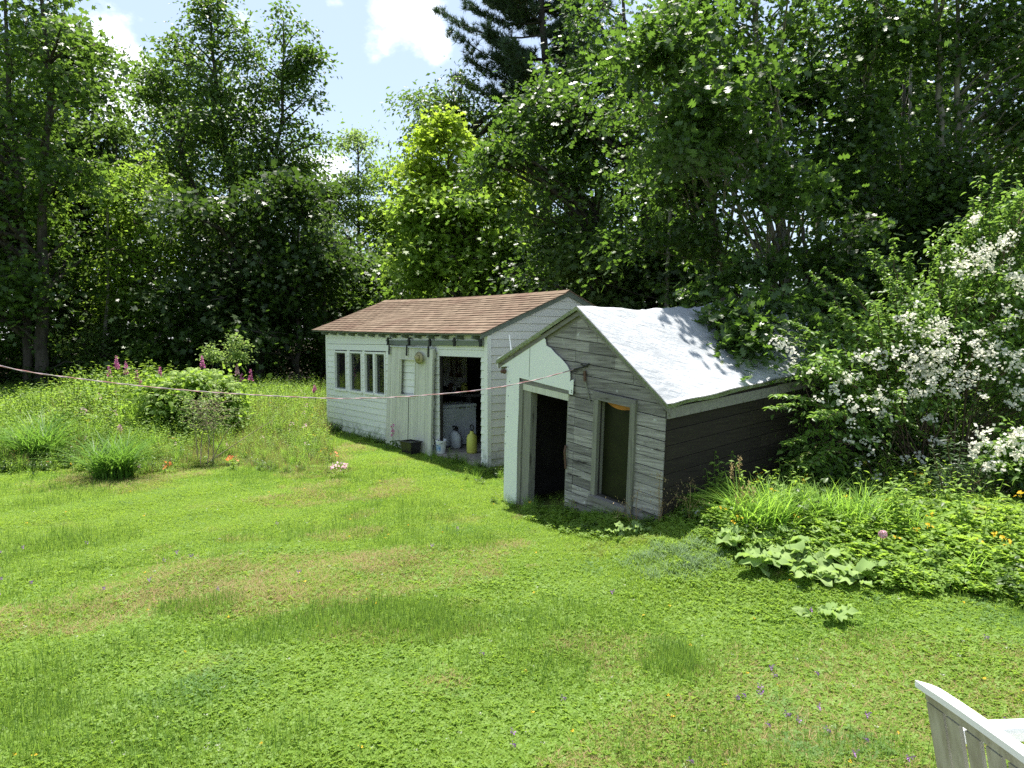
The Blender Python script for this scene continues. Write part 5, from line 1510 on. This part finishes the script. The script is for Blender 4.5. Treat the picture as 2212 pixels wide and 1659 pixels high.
def wall_weeds():
    rng = np.random.default_rng(17)
    P = []; I = []
    def run(o, t0, t1, off, n, kinds, sc):
        for _ in range(n):
            t = rng.uniform(t0, t1); q = -abs(rng.normal()) * off - .05
            x = o[0] + .612 * t + .791 * q; y = o[1] - .791 * t + .612 * q
            P.append((x, y, float(gz(x, y)) - .01)); I.append((rng.choice(kinds), rng.uniform(*sc)))
    run((-.43, 12.64), -7.2, -3.5, .18, 60, [9, 9, 0, 7], (.35, .7))
    run((-.43, 12.64), -3.4, -1.7, .15, 22, [9, 7, 13], (.25, .5))
    run((-.43, 12.64), -1.5, .6, .25, 34, [9, 0, 5, 7], (.3, .7))
    run((-.43, 12.64), .1, 1.6, .5, 40, [9, 0, 5, 7, 13], (.35, .75))
    run((A2[0], A2[1]), -.2, 2.8, .16, 70, [9, 7, 13, 5, 0], (.3, .6))
    for _ in range(90):
        t = rng.uniform(0, 4.0); q = W2 + .1 + abs(rng.normal()) * .35
        x = A2[0] + .612 * q + .791 * t; y = A2[1] - .791 * q + .612 * t
        P.append((x, y, float(gz(x, y)) - .01)); I.append((rng.choice([9, 0, 7, 5, 3]), rng.uniform(.4, .8)))
    n = len(P); P = np.array(P); I = np.array(I)
    gn_scatter('foundation_weeds', 'low weeds growing along the foot of both sheds', P, I[:, 0].astype(int), np.stack([rng.normal(size=n) * .1, rng.normal(size=n) * .1, rng.uniform(0, 6.28, n)], -1), I[:, 1], WP)
wall_weeds()

# ------------------------------------------------------------------ single plants
def clump(name, label, cat, loc, n, L0, L1, w, mt, seed, bend=1.15, R=.12, group=None, segs=6, up=0):
    rng = np.random.default_rng(seed)
    V, F, var = blades(rng, n, R, L0, L1, w, bend, segs=segs)
    root = empty(name, loc, 0, label, cat, group)
    link('foliage', np_mesh('foliage', V, F, M[mt], attr=var), root, kind='stuff')
    return root
def spot(xd, yd):
    """ground point seen at a pixel"""
    r = ray(xd, yd); t = 5.0
    for _ in range(60):
        p = r * t; h = float(gz(p[0], p[1]))
        t = t + .6 * ((EYE - h) / -r[2] - t)
    p = r * t; return (float(p[0]), float(p[1]), float(gz(p[0], p[1])))
clump('daylily_clump', 'arching dark green daylily clump nearest the left edge', 'plant', spot(85, 1000), 300, .75, 1.25, .030, 'blade_dark', 1, 1.3, .30)
clump('daylily_clump', 'arching daylily clump right of the leftmost one, at the bed edge', 'plant', spot(245, 1035), 300, .65, 1.10, .028, 'blade_dark', 2, 1.3, .30)
clump('daylily_clump', 'bright green sunlit daylily clump before the dark shed side', 'plant', spot(1650, 1150), 380, .42, .74, .017, 'blade', 3, 1.1, .34)
clump('daylily_clump', 'bright daylily clump between the sunlit clump and the flowering bush', 'plant', spot(1835, 1145), 320, .40, .70, .017, 'blade', 4, 1.1, .34)
clump('daylily_clump', 'low bright strappy clump filling the space between the two sunlit daylilies', 'plant', spot(1745, 1140), 240, .35, .65, .016, 'blade', 6, 1.0, .28)
clump('daylily_clump', 'bright strappy clump right of the sunlit daylilies under the bush', 'plant', spot(1925, 1165), 220, .30, .55, .016, 'blade', 7, 1.0, .28)
clump('daylily_clump', 'sparse arching daylily tuft under the white blossoms at the right edge', 'plant', spot(2090, 1260), 22, .3, .5, .016, 'blade', 5, 1.3, .08)
# pink flower spikes
def spike(i, px, py, label, Y, h_sp=.28, mt='pink'):
    rng = np.random.default_rng(200 + i)
    tip = at((px / 2.011) * .72, (980 + py / 2.011) * .72, Y)
    b = gp(tip[0], Y); H = tip[2] - b[2] + .12
    root = empty('flower_spike', b, 0, label, 'flower')
    t = Tubes(); t.add([(0, 0, 0), (.02, 0, H * .5), (0, 0, H)], [.008, .006, .003], 5); link('stem', t.mesh('stem', M['leaf_weed']), root)
    n = 26; z = np.linspace(.2, 1 - h_sp / H, n) * H; a = np.arange(n) * 2.4
    V, F, v = scatter(*L_oval(.25, .04), np.stack([0 * z, 0 * z, z], -1), np.stack([np.cos(a), np.sin(a), 0 * a + .3], -1), np.stack([-np.cos(a) * .3, -np.sin(a) * .3, 0 * a + 1], -1), .13, rng.random(n), rng)
    link('leaves', np_mesh('leaves', V, F, M['leaf_weed'], attr=v), root, kind='stuff')
    n = 70; t_ = rng.random(n); z = H - h_sp + h_sp * t_; a = rng.uniform(0, 6.28, n); r = .055 * (1 - t_ * .8)
    V, F, v = scatter(*L_oval(.8, .1), np.stack([r * np.cos(a) * .4, r * np.sin(a) * .4, z], -1), np.stack([np.cos(a), np.sin(a), rng.normal(size=n) * .4], -1), rng.normal(size=(n, 3)), .06 * (1.1 - .7 * t_), rng.random(n), rng)
    link('blossoms', np_mesh('blossoms', V, F, M[mt], attr=v), root, kind='stuff')
for i, (px, py, lb, Y) in enumerate([
    (658, 262, 'short pink flower spike, leftmost of the trio above the weeds', 17.6), (703, 205, 'tallest pink flower spike above the left part of the bed', 17.4), (760, 240, 'pink flower spike right of the tallest one', 17.3),
    (825, 292, 'purplish flower spike just left of the green headed shrub', 17.0), (845, 345, 'low pink flower spike close behind the clothesline left of the shrub', 16.7), (965, 272, 'magenta flower spike at the left shoulder of the green headed shrub', 17.2),
    (1220, 205, 'tall pink flower spike beside the pale leafy sapling', 17.0), (1430, 250, 'pale pink flower spike standing right of the sapling', 18.4), (1460, 312, 'magenta flower head below the pale pink spike', 18.2),
    (1420, 350, 'pink flower head, lowest of the three right of the sapling', 18.0), (1512, 285, 'single magenta flower spike on its own before the dark trunks', 18.6), (1898, 380, 'small pink flower head near the far corner of the white shed', 19.5),
    (468, 432, 'small pink flower head low over the left part of the bed', 16.6), (722, 622, 'pale pink flower low in the middle of the bed', 14.2)]):
    spike(i, px, py, lb, Y, h_sp=.18 if i in (4, 8, 9, 11, 12, 13) else .30, mt='palepink' if i in (7, 13) else 'pink')
# pink blooms near the lawn edge and at the door
def bloom(name, lb, loc, col, n=26, h=.18, r=.09, seed=1):
    rng = np.random.default_rng(seed); root = empty(name, loc, 0, lb, 'flower')
    parts = weed(rng, h, 7, 9, .08, .14)
    link('leaves', join(parts, 'leaves', WM), root, kind='stuff')
    a = rng.uniform(0, 6.28, n); q = r * np.sqrt(rng.random(n))
    V, F, v = scatter(*L_oval(.8, .12), np.stack([q * np.cos(a), q * np.sin(a), h + rng.uniform(-.03, .06, n)], -1), np.stack([np.cos(a), np.sin(a), rng.normal(size=n) * .4], -1), rng.normal(size=(n, 3)) * .6 + [0, -.3, .6], .055, rng.random(n), rng)
    link('blossoms', np_mesh('blossoms', V, F, M[col], attr=v), root, kind='stuff')
bloom('pink_flower', 'pink peony like flower at the lawn edge before the white shed', spot(733, 1035), 'palepink', 34, .2, .12, 1)
bloom('orange_flower', 'orange red flower at the front edge of the bed below the shrub', spot(505, 1018), 'orange', 16, .22, .09, 2)
bloom('orange_flower', 'small orange flower beside a pale leaf at the bed edge', spot(362, 1025), 'orange', 8, .15, .05, 3)
bloom('orange_flower', 'dull orange flower on the grassy slope below the shed windows', spot(722, 1000), 'orange', 8, .15, .07, 4)
def foxglove():
    p = w1(-3.05, -.28, 0); b = gp(p.x, p.y); rng = np.random.default_rng(4)
    root = empty('foxglove', b, 0, 'faded pink foxglove leaning on the sliding door', 'flower')
    t = Tubes(); t.add([(0, 0, 0), (.0, .02, .3), (-.02, .03, .52)], [.007, .006, .003], 5); link('stem', t.mesh('stem', M['leaf_weed']), root)
    n = 30; t_ = rng.random(n); a = rng.uniform(0, 6.28, n)
    V, F, v = scatter(*L_oval(.8, .1), np.stack([.01 * np.cos(a), .01 * np.sin(a) + .02, .28 + .25 * t_], -1), np.stack([np.cos(a), np.sin(a), -.5 + 0 * a], -1), rng.normal(size=(n, 3)), .05, rng.random(n), rng)
    link('blossoms', np_mesh('blossoms', V, F, M['pink'], attr=v), root, kind='stuff')
    V, F, v = flatleaves(rng, 26, .16, .03, .22, .14, L_ovate(.4)); link('leaves', np_mesh('leaves', V, F, M['leaf_mid'], attr=v), root, kind='stuff')
foxglove()

# green-headed hydrangea shrub in the bed
def hydrangea():
    rng = np.random.default_rng(71)
    c = at(425, 870, 15.6)
    b = np.array(gp(c[0], 15.6))
    make_tree('hydrangea_shrub', 'rounded hydrangea with lime green flower heads in the middle of the bed', None,
        [(b[0], b[1], b[2] + .75, .95, .85, .68), (b[0] - .6, b[1], b[2] + 1.0, .5, .5, .45), (b[0] + .6, b[1], b[2] + .9, .5, .5, .45), (b[0] + .1, b[1] - .2, b[2] + 1.3, .65, .5, .3)],
        [([tuple(b), (b[0] + .1, b[1], b[2] + .9)], .02), ([tuple(b), (b[0] - .35, b[1], b[2] + .8)], .018), ([tuple(b), (b[0] + .4, b[1] + .1, b[2] + .8)], .018)],
        260, 20, .26, L_ovate(.7), .13, 'leaf_bright', bark='twig', cat='shrub', seed=72, r0=.012)
    root = [o for o in bpy.data.objects if o.name.startswith('hydrangea_shrub') and o.type == 'EMPTY'][0]
    P = []
    for i in range(90):
        a = rng.uniform(0, 6.28); r = math.sqrt(rng.random()); P.append((1.02 * r * math.cos(a), .85 * r * math.sin(a) - .1, 1.0 + .46 * math.sqrt(max(0, 1 - r * r)) + rng.uniform(-.1, .06)))
    for i in range(26):
        a = rng.uniform(3.4, 6.0); P.append((1.12 * math.cos(a), .95 * math.sin(a), rng.uniform(.6, 1.1)))
    k = 0
    for p in P:
        n = 46; d = unit(rng.normal(size=(n, 3))); d[:, 2] = abs(d[:, 2]) * .9 - .1
        q = np.array(p) + d * [.082, .082, .055]
        V, F, v = scatter(*L_oval(.9, .05), q, rng.normal(size=(n, 3)), d, .038, rng.random(n), rng)
        link('flower_head', np_mesh('flower_head', V, F, M['hydrangea'], attr=v), root, kind='stuff')
hydrangea()
# pale sapling behind the bed
b = np.array(gp(at(478, 800, 18.3)[0], 18.3))
make_tree('sapling', 'pale green leafy sapling rising behind the flower bed', None,
    [lob(500, 745, 18.3, .36, .22), lob(460, 765, 18.3, .32, .20), lob(485, 790, 18.3, .50, .22), lob(455, 815, 18.3, .3, .15), lob(505, 770, 18.3, .25, .2)],
    [([tuple(b), tuple(at(465, 860, 18.3)), tuple(at(480, 800, 18.3)), tuple(at(500, 740, 18.3))], .03), ([tuple(b), tuple(at(470, 840, 18.3)), tuple(at(455, 775, 18.3))], .02)],
    95, 20, .17, OV, .075, 'leaf_pale', bark='twig', cat='sapling', seed=73, r0=.012)
# dry shrub with bare tan stems
def dead_shrub():
    rng = np.random.default_rng(5); b = np.array(spot(440, 1005))
    root = empty('dead_shrub', tuple(b), 0, 'half dead shrub with bare tan stems in front of the hydrangea', 'shrub')
    stems = [[(428, 1000), (424, 950), (418, 905), (425, 870)], [(448, 1005), (452, 950), (440, 900), (450, 868)], [(432, 995), (436, 940), (455, 905), (470, 880)], [(460, 1000), (462, 930), (468, 885), (466, 855)], [(440, 1000), (500, 965), (560, 925), (595, 905)], [(452, 985), (490, 930), (525, 905)]]
    Y = b[1]; ends = []
    for k, s in enumerate(stems):
        P = np.array([at(x, y, Y + rng.uniform(-.12, .12)) for x, y in s]) - b; P[0, 2] = 0
        t = Tubes(); t.add(spine_pts(P, 10), np.linspace(.011, .003, 10), 5); link('stem', t.mesh('stem', M['dead']), root); ends.append(P)
    tw = Tubes(); C = []
    for i in range(150):
        P = ends[rng.integers(0, 4)]; q = P[-1] * rng.uniform(.55, 1.05) ; d = rng.normal(size=3) * [.22, .15, .10] + [0, 0, .06]
        tw.add([q, q + d * .6, q + d * 1.2 + [0, 0, -.02]], [.005, .003, .0015], 3); C.append(q + d * 1.2)
    link('twigs', tw.mesh('twigs', M['dead']), root, kind='stuff')
    V, F, v = leaves_at(np.array(C), unit(np.array(C)), .08, 7, OV, .045, rng); link('foliage', np_mesh('foliage', V, F, M['leaf_pale'], attr=v), root, kind='stuff')
dead_shrub()
# broad-leaved plants in the right bed: each big leaf is a part
def broad(i, xd, yd, n, L_, lb):
    rng = np.random.default_rng(300 + i); root = empty('comfrey_plant', spot(xd, yd), rng.uniform(0, 6), lb, 'plant')
    st = Tubes()
    n = int(n * 1.5)
    for k in range(n):
        a = k * 2.4 + rng.uniform(-.4, .4); l = L_ * rng.uniform(.45, .95); el = rng.uniform(.1, .9) if k > 3 else 1.05; w = l * rng.uniform(.26, .36)
        V = []; F = []; m = 6; r0 = .03
        for j in range(m + 1):
            t = j / m; r = r0 + l * (math.cos(el) * t + .25 * t * t * math.sin(el)); z = .04 + l * (math.sin(el) * t * .85 - .55 * t ** 2.4 * math.sin(el) - .10 * t * t)
            ww = w * math.sin(math.pi * min(1, .06 + .94 * t)) ** .7 * (1 - .25 * t); ru = .020 * math.sin(j * 2.2 + k)
            for s in (-1, -.5, 0, .5, 1): V.append((r, s * ww, z + abs(s) * w * .12 + ru * s + (.008 * math.sin(j * 5 + s * 3 + k))))
        for j in range(m):
            for s in range(4): q = j * 5 + s; F.append((q, q + 1, q + 6, q + 5))
        me = np_mesh('leaf', np.array(V), np.array(F), M['comfrey'], smooth=True, attr=np.full(len(V), rng.random()))
        o = link('leaf', me, root); o.rotation_euler = (rng.normal() * .3, rng.normal() * .12, a); o.location = (rng.normal() * .05, rng.normal() * .05, rng.uniform(.0, .09))
        st.add([(0, 0, 0), (.03 * math.cos(a), .03 * math.sin(a), .04)], [.008, .006], 4)
    link('stem', st.mesh('stem', M['leaf_weed']), root)
for i, (xd, yd, n, L_, lb) in enumerate([
    (1345, 1165, 7, .18, 'pale broad leaved plant just before the corner of the weathered shed'), (1600, 1190, 10, .34, 'broad leaved plant below the left side of the sunlit daylily clump'),
    (1690, 1200, 12, .36, 'broad leaved plant directly below the sunlit daylily clump'), (1765, 1215, 13, .38, 'largest patch leader of pale broad leaves below the gap between daylilies'),
    (1835, 1205, 12, .36, 'broad leaved plant below the right hand bright daylily clump'), (1640, 1235, 9, .30, 'broad leaved plant at the front left of the leafy patch'),
    (1745, 1255, 11, .30, 'broad leaved plant at the front middle of the leafy patch'), (1830, 1255, 10, .30, 'broad leaved plant at the front right of the leafy patch'),
    (1800, 1345, 8, .22, 'isolated grey green rosette on the lawn below the bed'), (2035, 1265, 8, .26, 'broad leaved plant under the right edge of the flowering bush'), (1905, 1230, 9, .28, 'broad leaved plant near the pale pink ball flower'),
    (1720, 1175, 11, .30, 'pale broad leaves tucked directly under the gap between the daylily clumps'), (1790, 1180, 11, .30, 'pale broad leaves at the foot of the right bright daylily clump'), (1660, 1225, 10, .30, 'broad leaved plant second from the left in the front of the leafy patch'), (1715, 1235, 11, .30, 'broad leaved plant in the centre of the leafy patch'), (1800, 1235, 11, .30, 'broad leaved plant right of the centre of the leafy patch'), (1870, 1245, 9, .26, 'broad leaved plant at the far right end of the leafy patch'), (1560, 1175, 8, .26, 'broad leaved plant left of all others under the brown grass spikes'), (1378, 1160, 7, .17, 'pale broad leaved plant, right one of the pair before the grey wall')]):
    broad(i, xd, yd, n, L_, lb)
# seed-headed grasses before the shed corner
def seeds(i, xd, yd, tips, lb, dense=False):
    rng = np.random.default_rng(400 + i); b = np.array(spot(xd, yd)); root = empty('seed_grass', tuple(b), 0, lb, 'grass')
    st = Tubes(); C = []; T = []
    for (tx, ty) in tips:
        e = at(tx, ty, b[1] + rng.uniform(-.15, .15)) - b
        st.add([(rng.uniform(-.03, .03), 0, 0), e * .5 + [0, 0, .08], e], [.004, .003, .0015], 4)
        m = 26 if not dense else 44
        for k in range(m):
            if dense: C.append(e + rng.normal(size=3) * [.010, .010, .0] + [0, 0, -rng.uniform(0, .17)]); T.append((rng.normal() * .3, rng.normal() * .3, 1))
            else:
                d = rng.normal(size=3) * [.055, .05, .045]; C.append(e + d + [0, 0, -.03]); T.append((d[0], d[1], -1))
                if k % 4 == 0: st.add([e * .97, e + d * .9], [.0015, .001], 3)
    link('stems', st.mesh('stems', M['seed']), root, kind='stuff')
    n = len(C); V, F, v = scatter(*L_oval(.4, .05), np.array(C), np.array(T, float), rng.normal(size=(n, 3)), .026, rng.random(n), rng)
    link('seed_heads', np_mesh('seed_heads', V, F, M['seed'], attr=v), root, kind='stuff')
seeds(0, 1425, 1135, [(1425, 1025), (1422, 1060), (1448, 1040), (1432, 1085), (1462, 1070)], 'golden seed grass rising against the corner of the weathered shed')
seeds(1, 1490, 1135, [(1492, 1040), (1510, 1080), (1478, 1075), (1530, 1100)], 'thin golden seed grass before the dark shed side')
seeds(2, 1370, 1140, [(1378, 1062), (1350, 1085), (1335, 1105), (1390, 1095)], 'golden seed grass under the tall window of the weathered shed')
seeds(3, 1595, 1145, [(1580, 1000), (1597, 985), (1618, 1040), (1605, 1050), (1590, 1065), (1628, 1055)], 'tall brown grass spikes left of the sunlit daylily clump', True)
seeds(4, 1250, 1120, [(1238, 1085), (1262, 1090), (1285, 1098)], 'short seed grass at the foot of the grey wall between door and window')

# flowering mock orange at the right
FL = []
for a in (0, math.pi / 2, math.pi, 3 * math.pi / 2):
    c, s = math.cos(a), math.sin(a); FL.append([(x * c + y * s, -x * s + y * c, z) for x, y, z in ((0, 0, 0), (.26, .24, .05), (0, .5, .02), (-.26, .24, .05))])
FLV = np.array(FL).reshape(-1, 3); FLF = np.concatenate([np.array([(0, 1, 2), (0, 2, 3)]) + 4 * i for i in range(4)])
def mock_orange(label, name, base, canes, blobs, flow, seed, lm='leaf_mock', leafsize=.085, tm=None, per=26, ncl=300, rc=.22):
    rng = np.random.default_rng(seed); base = np.array(base)
    root = empty(name, tuple(base), 0, label, 'shrub')
    st = Tubes(); P = []; T = []; Nn = []
    for pts in canes:
        p = spine_pts([q - base for q in pts], 14); p = p + np.concatenate([[[0, 0, 0]], rng.normal(size=(13, 3)) * .015])
        st.add(p, np.linspace(.016, .003, 14), 4)
        L_ = np.linalg.norm(np.diff(p, axis=0), axis=1).sum(); m = int(L_ / .045)
        for k in range(m):
            t = .35 + .65 * k / m; q = np.array([np.interp(t * 13, np.arange(14), p[:, j]) for j in range(3)])
            tg = unit(p[min(13, int(t * 13) + 1)] - p[int(t * 13) - 1 if t * 13 >= 1 else 0])
            sd = unit(np.cross(tg, [0, 0, 1]) + rng.normal(size=3) * .25)
            for s in (-1, 1): P.append(q); T.append(sd * s + tg * .5 + [0, 0, -.15]); Nn.append(np.array([0, 0, 1.0]) + rng.normal(size=3) * .35)
    C, D, k = sample_lobes([tuple(np.array(b_[:3]) - base) + tuple(b_[3:]) for b_ in blobs], ncl, rng, 2.8, 2)
    ok = C[:, 2] > .1; C, D = C[ok], D[ok]
    branches(st, np.concatenate([spine_pts([q - base for q in c_], 14) for c_ in canes]), C, rng, .010, 3, .5, .45, 1.2)
    link('stems', st.mesh('stems', M['twig']), root)
    tm = tm or L_ovate(.52)
    V1, F1, v1 = leaves_at(C, D, rc, per, tm, leafsize, rng, .3, .9, .6)
    parts = [(V1, F1, v1, 0)]
    if P:
        V2, F2, v2 = scatter(*tm, np.array(P), np.array(T), np.array(Nn), leafsize * rng.uniform(.8, 1.1, len(P)), .5 + .5 * rng.random(len(P)), rng); parts.append((V2, F2, v2, 0))
    link('foliage', join(parts, 'foliage', [M[lm]]), root, kind='stuff')
    if flow:
        Pf = []
        for (p, r, n) in flow:
            c = np.array(p) - base
            m = max(1, n // 9); cc = c + rng.normal(size=(m, 3)) * r * [1, .6, .7] * .6
            for q in cc: Pf.append(q + rng.normal(size=(11, 3)) * [.036, .03, .030])
        Pf = np.concatenate(Pf); m = len(Pf)
        NN = rng.normal(size=(m, 3)) * .6 + [-.1, -.55, .65]
        V, F, v = scatter(FLV, FLF, Pf, rng.normal(size=(m, 3)), NN, rng.uniform(.034, .050, m), rng.random(m), rng)
        link('blossoms', np_mesh('blossoms', V, F, M['white'], attr=v), root, kind='stuff')
    return root
def back(a, yy): return yy + 1.35 * float(sstep((a - 1690) / 330))
Y = 9.7
B0 = at(2010, 1130, Y); base = gp(B0[0] + .1, Y + .3)
tips = [(1660, 720, 9.2), (1700, 690, 9.0), (1655, 880, 8.4), (1690, 960, 8.3), (1730, 1010, 8.2), (1765, 640, 9.2), (1800, 660, 8.8), (1890, 540, 9.2), (1920, 600, 8.8), (1960, 545, 9.3), (2010, 530, 9.0), (2160, 370, 8.8), (2110, 430, 8.9), (2205, 420, 8.6),
        (2050, 530, 8.6), (2090, 600, 8.2), (1880, 700, 8.2), (1980, 720, 8.0), (1780, 800, 8.1), (1850, 860, 7.9), (2150, 700, 7.9), (2230, 560, 8.2), (2250, 760, 7.8), (1750, 900, 8.1), (1720, 790, 8.6), (1830, 600, 9.2), (1900, 650, 8.7), (2060, 640, 8.3), (2120, 560, 8.5)]
rs = np.random.default_rng(2); canes = []
for (a, b_, yy) in tips:
    e = at(a, b_, back(a, yy)); s = np.array(base) + rs.normal(size=3) * [.25, .2, 0]
    canes.append([s, s + (e - s) * .35 + [0, 0, .30], s + (e - s) * .75 + [0, 0, .34], e])
    for _ in range(1):
        q = s + (e - s) * rs.uniform(.5, .7) + [0, 0, .3]; e2 = e + rs.normal(size=3) * [.22, .15, .18]
        canes.append([q, (q + e2) / 2 + [0, 0, .12], e2])
blobs = [lob(a_, b_, back(a_, y_), *z_) for a_, b_, y_, *z_ in [(2150, 520, 9.0, .65, .60), (2200, 650, 8.9, .8, .6), (2050, 640, 9.0, .8, .5), (1900, 720, 9.0, .8, .42), (1780, 770, 8.9, .55, .35), (2080, 760, 8.8, .9, .45), (1930, 850, 8.8, .75, .4), (1800, 880, 8.8, .5, .45), (1770, 990, 8.7, .4, .4), (1900, 1000, 9.0, .7, .5, None, .6), (2100, 930, 9.2, .9, .6, None, .6), (2250, 850, 8.8, .7, .8), (2220, 450, 9.0, .4, .4)]]
flow = [(at(a, b_, back(a, yy) - .12), r, int(n * (.55 if a < 1960 else 1.5))) for a, b_, r, n, yy in [
    (2115, 475, .12, 40, 8.4), (2140, 545, .22, 120, 8.3), (2195, 600, .22, 110, 8.2), (2165, 515, .15, 50, 8.3), (2190, 690, .2, 60, 8.1), (2120, 580, .2, 70, 8.3), (2060, 570, .15, 40, 8.4),
    (1690, 745, .15, 70, 8.8), (1720, 765, .12, 50, 8.7), (1660, 735, .06, 20, 8.9), (1960, 690, .18, 50, 8.2), (2010, 715, .25, 110, 8.1), (1935, 770, .26, 150, 8.0), (1880, 780, .20, 100, 8.0), (2040, 770, .28, 150, 7.9), (1985, 790, .22, 100, 8.0), (2120, 760, .25, 120, 7.9), (2190, 780, .2, 90, 7.8),
    (1830, 820, .18, 90, 8.1), (1890, 850, .2, 110, 7.9), (1840, 880, .18, 110, 7.9), (1900, 900, .14, 60, 7.9), (1790, 850, .12, 50, 8.2), (1830, 935, .10, 36, 7.9), (1880, 945, .10, 36, 7.9), (1890, 985, .08, 20, 7.9), (2040, 830, .22, 80, 7.8), (2100, 820, .2, 60, 7.8), (1975, 850, .16, 50, 7.9), (1870, 1000, .04, 12, 7.9), (1895, 1030, .04, 10, 7.9),
    (2010, 905, .10, 20, 7.9), (2020, 950, .12, 20, 7.9), (2000, 985, .1, 16, 7.9), (1960, 1000, .06, 10, 7.9), (2060, 850, .1, 20, 7.8), (1760, 800, .08, 20, 8.4), (2205, 860, .15, 50, 7.7)]]
mock_orange('huge mock orange bush covered in white blossom at the right edge', 'flowering_bush', base, canes, blobs, flow, 81, ncl=900, rc=.25)
# nearer flowering spray entering from the right
b2 = gp(at(2300, 1100, 8.15)[0], 8.45); e_ = [(2100, 1000, 8.15), (2120, 960, 8.15), (2160, 1010, 8.05), (2210, 930, 8.15), (2170, 950, 8.25), (2200, 1030, 8.05), (2130, 1040, 8.05)]
canes = [[np.array(b2), np.array(b2) + (at(a, b_, yy) - np.array(b2)) * .5 + [0, 0, .4], at(a, b_, yy)] for a, b_, yy in e_]
mock_orange('nearer arching spray of white blossom entering low at the right edge', 'flowering_bush', b2, canes, [lob(2160, 1010, 8.15, .2, .12), lob(2250, 980, 8.15, .35, .3), lob(2190, 960, 8.25, .2, .15)],
            [(at(a, b_, yy), r, n) for a, b_, r, n, yy in [(2130, 935, .06, 30, 8.00), (2115, 960, .07, 40, 8.00), (2100, 980, .05, 24, 8.00), (2200, 935, .07, 50, 7.95), (2180, 955, .07, 50, 7.95), (2160, 975, .06, 36, 7.95), (2150, 1000, .05, 20, 7.95), (2205, 990, .08, 40, 7.95), (2140, 1015, .05, 20, 7.95), (2170, 1010, .04, 16, 7.95), (2215, 1020, .06, 24, 7.95)]], 82, ncl=50, rc=.14)
# dark narrow-leaved shrub below it
b3 = gp(at(2080, 1150, 8.2)[0], 8.3); rs = np.random.default_rng(6)
canes = [[np.array(b3), np.array(b3) + (at(a, b_, 8.1) - np.array(b3)) * .5 + rs.normal(size=3) * .06, at(a, b_, 8.1)] for a, b_ in ((2010, 960), (2050, 930), (2080, 950), (2110, 980), (2030, 1010), (2060, 1000), (2140, 1010), (1990, 1050), (2100, 1060), (2020, 1090), (2070, 1080), (2150, 1080), (1985, 1130), (2120, 1130))]
mock_orange('dark narrow leaved shrub in the shade below the blossom at the right', 'dark_shrub', b3, canes, [lob(2060, 1060, 8.4, .45, .45), lob(2150, 1060, 8.5, .45, .5), lob(2040, 1130, 8.3, .5, .25)], None, 83, 'leaf_shrub', .085, L_oval(.22, .03), ncl=170, rc=.16)
# shaded shrubs between the tarp shed and the blossom bush
for i, (a, b_, Y, rx, rz, lb) in enumerate([(1790, 1050, 9.0, .5, .45, 'shaded leafy shrub at the foot of the blossom bush, beside the dark shed wall'), (1900, 1080, 9.2, .55, .35, 'dark shrub under the middle of the blossom bush'), (2200, 1080, 8.6, .5, .5, 'dark shrub at the right edge under the near blossom spray'), (1980, 1000, 10.3, .8, .7, 'shaded shrub deep behind the blossom bush')]):
    p = at(a, b_, Y); b = np.array(gp(p[0], Y))
    mock_orange(lb, 'shade_shrub', tuple(b), [[b, b + [.1, 0, .5], b + [.2, 0, 1.0]], [b, b + [-.2, 0, .5], b + [-.35, 0, .8]]], [(p[0], Y, p[2], rx, rx, rz)], None, 90 + i, 'leaf_dark', .075, ncl=110, rc=.2)
# round pale pink flower at the bed edge
root = empty('ball_flower', spot(1905, 1215), 0, 'single round pale pink flower at the right bed edge', 'flower')
rng = np.random.default_rng(3); n = 90; d = unit(rng.normal(size=(n, 3)))
V, F, v = scatter(*L_oval(.8, .1), d * .035 + [0, 0, .28], rng.normal(size=(n, 3)), d, .028, rng.random(n), rng)
link('blossom', np_mesh('blossom', V, F, M['palepink'], attr=v), root)
t = Tubes(); t.add([(0, 0, 0), (0, .01, .15), (0, 0, .28)], .005, 5); link('stem', t.mesh('stem', M['leaf_weed']), root)
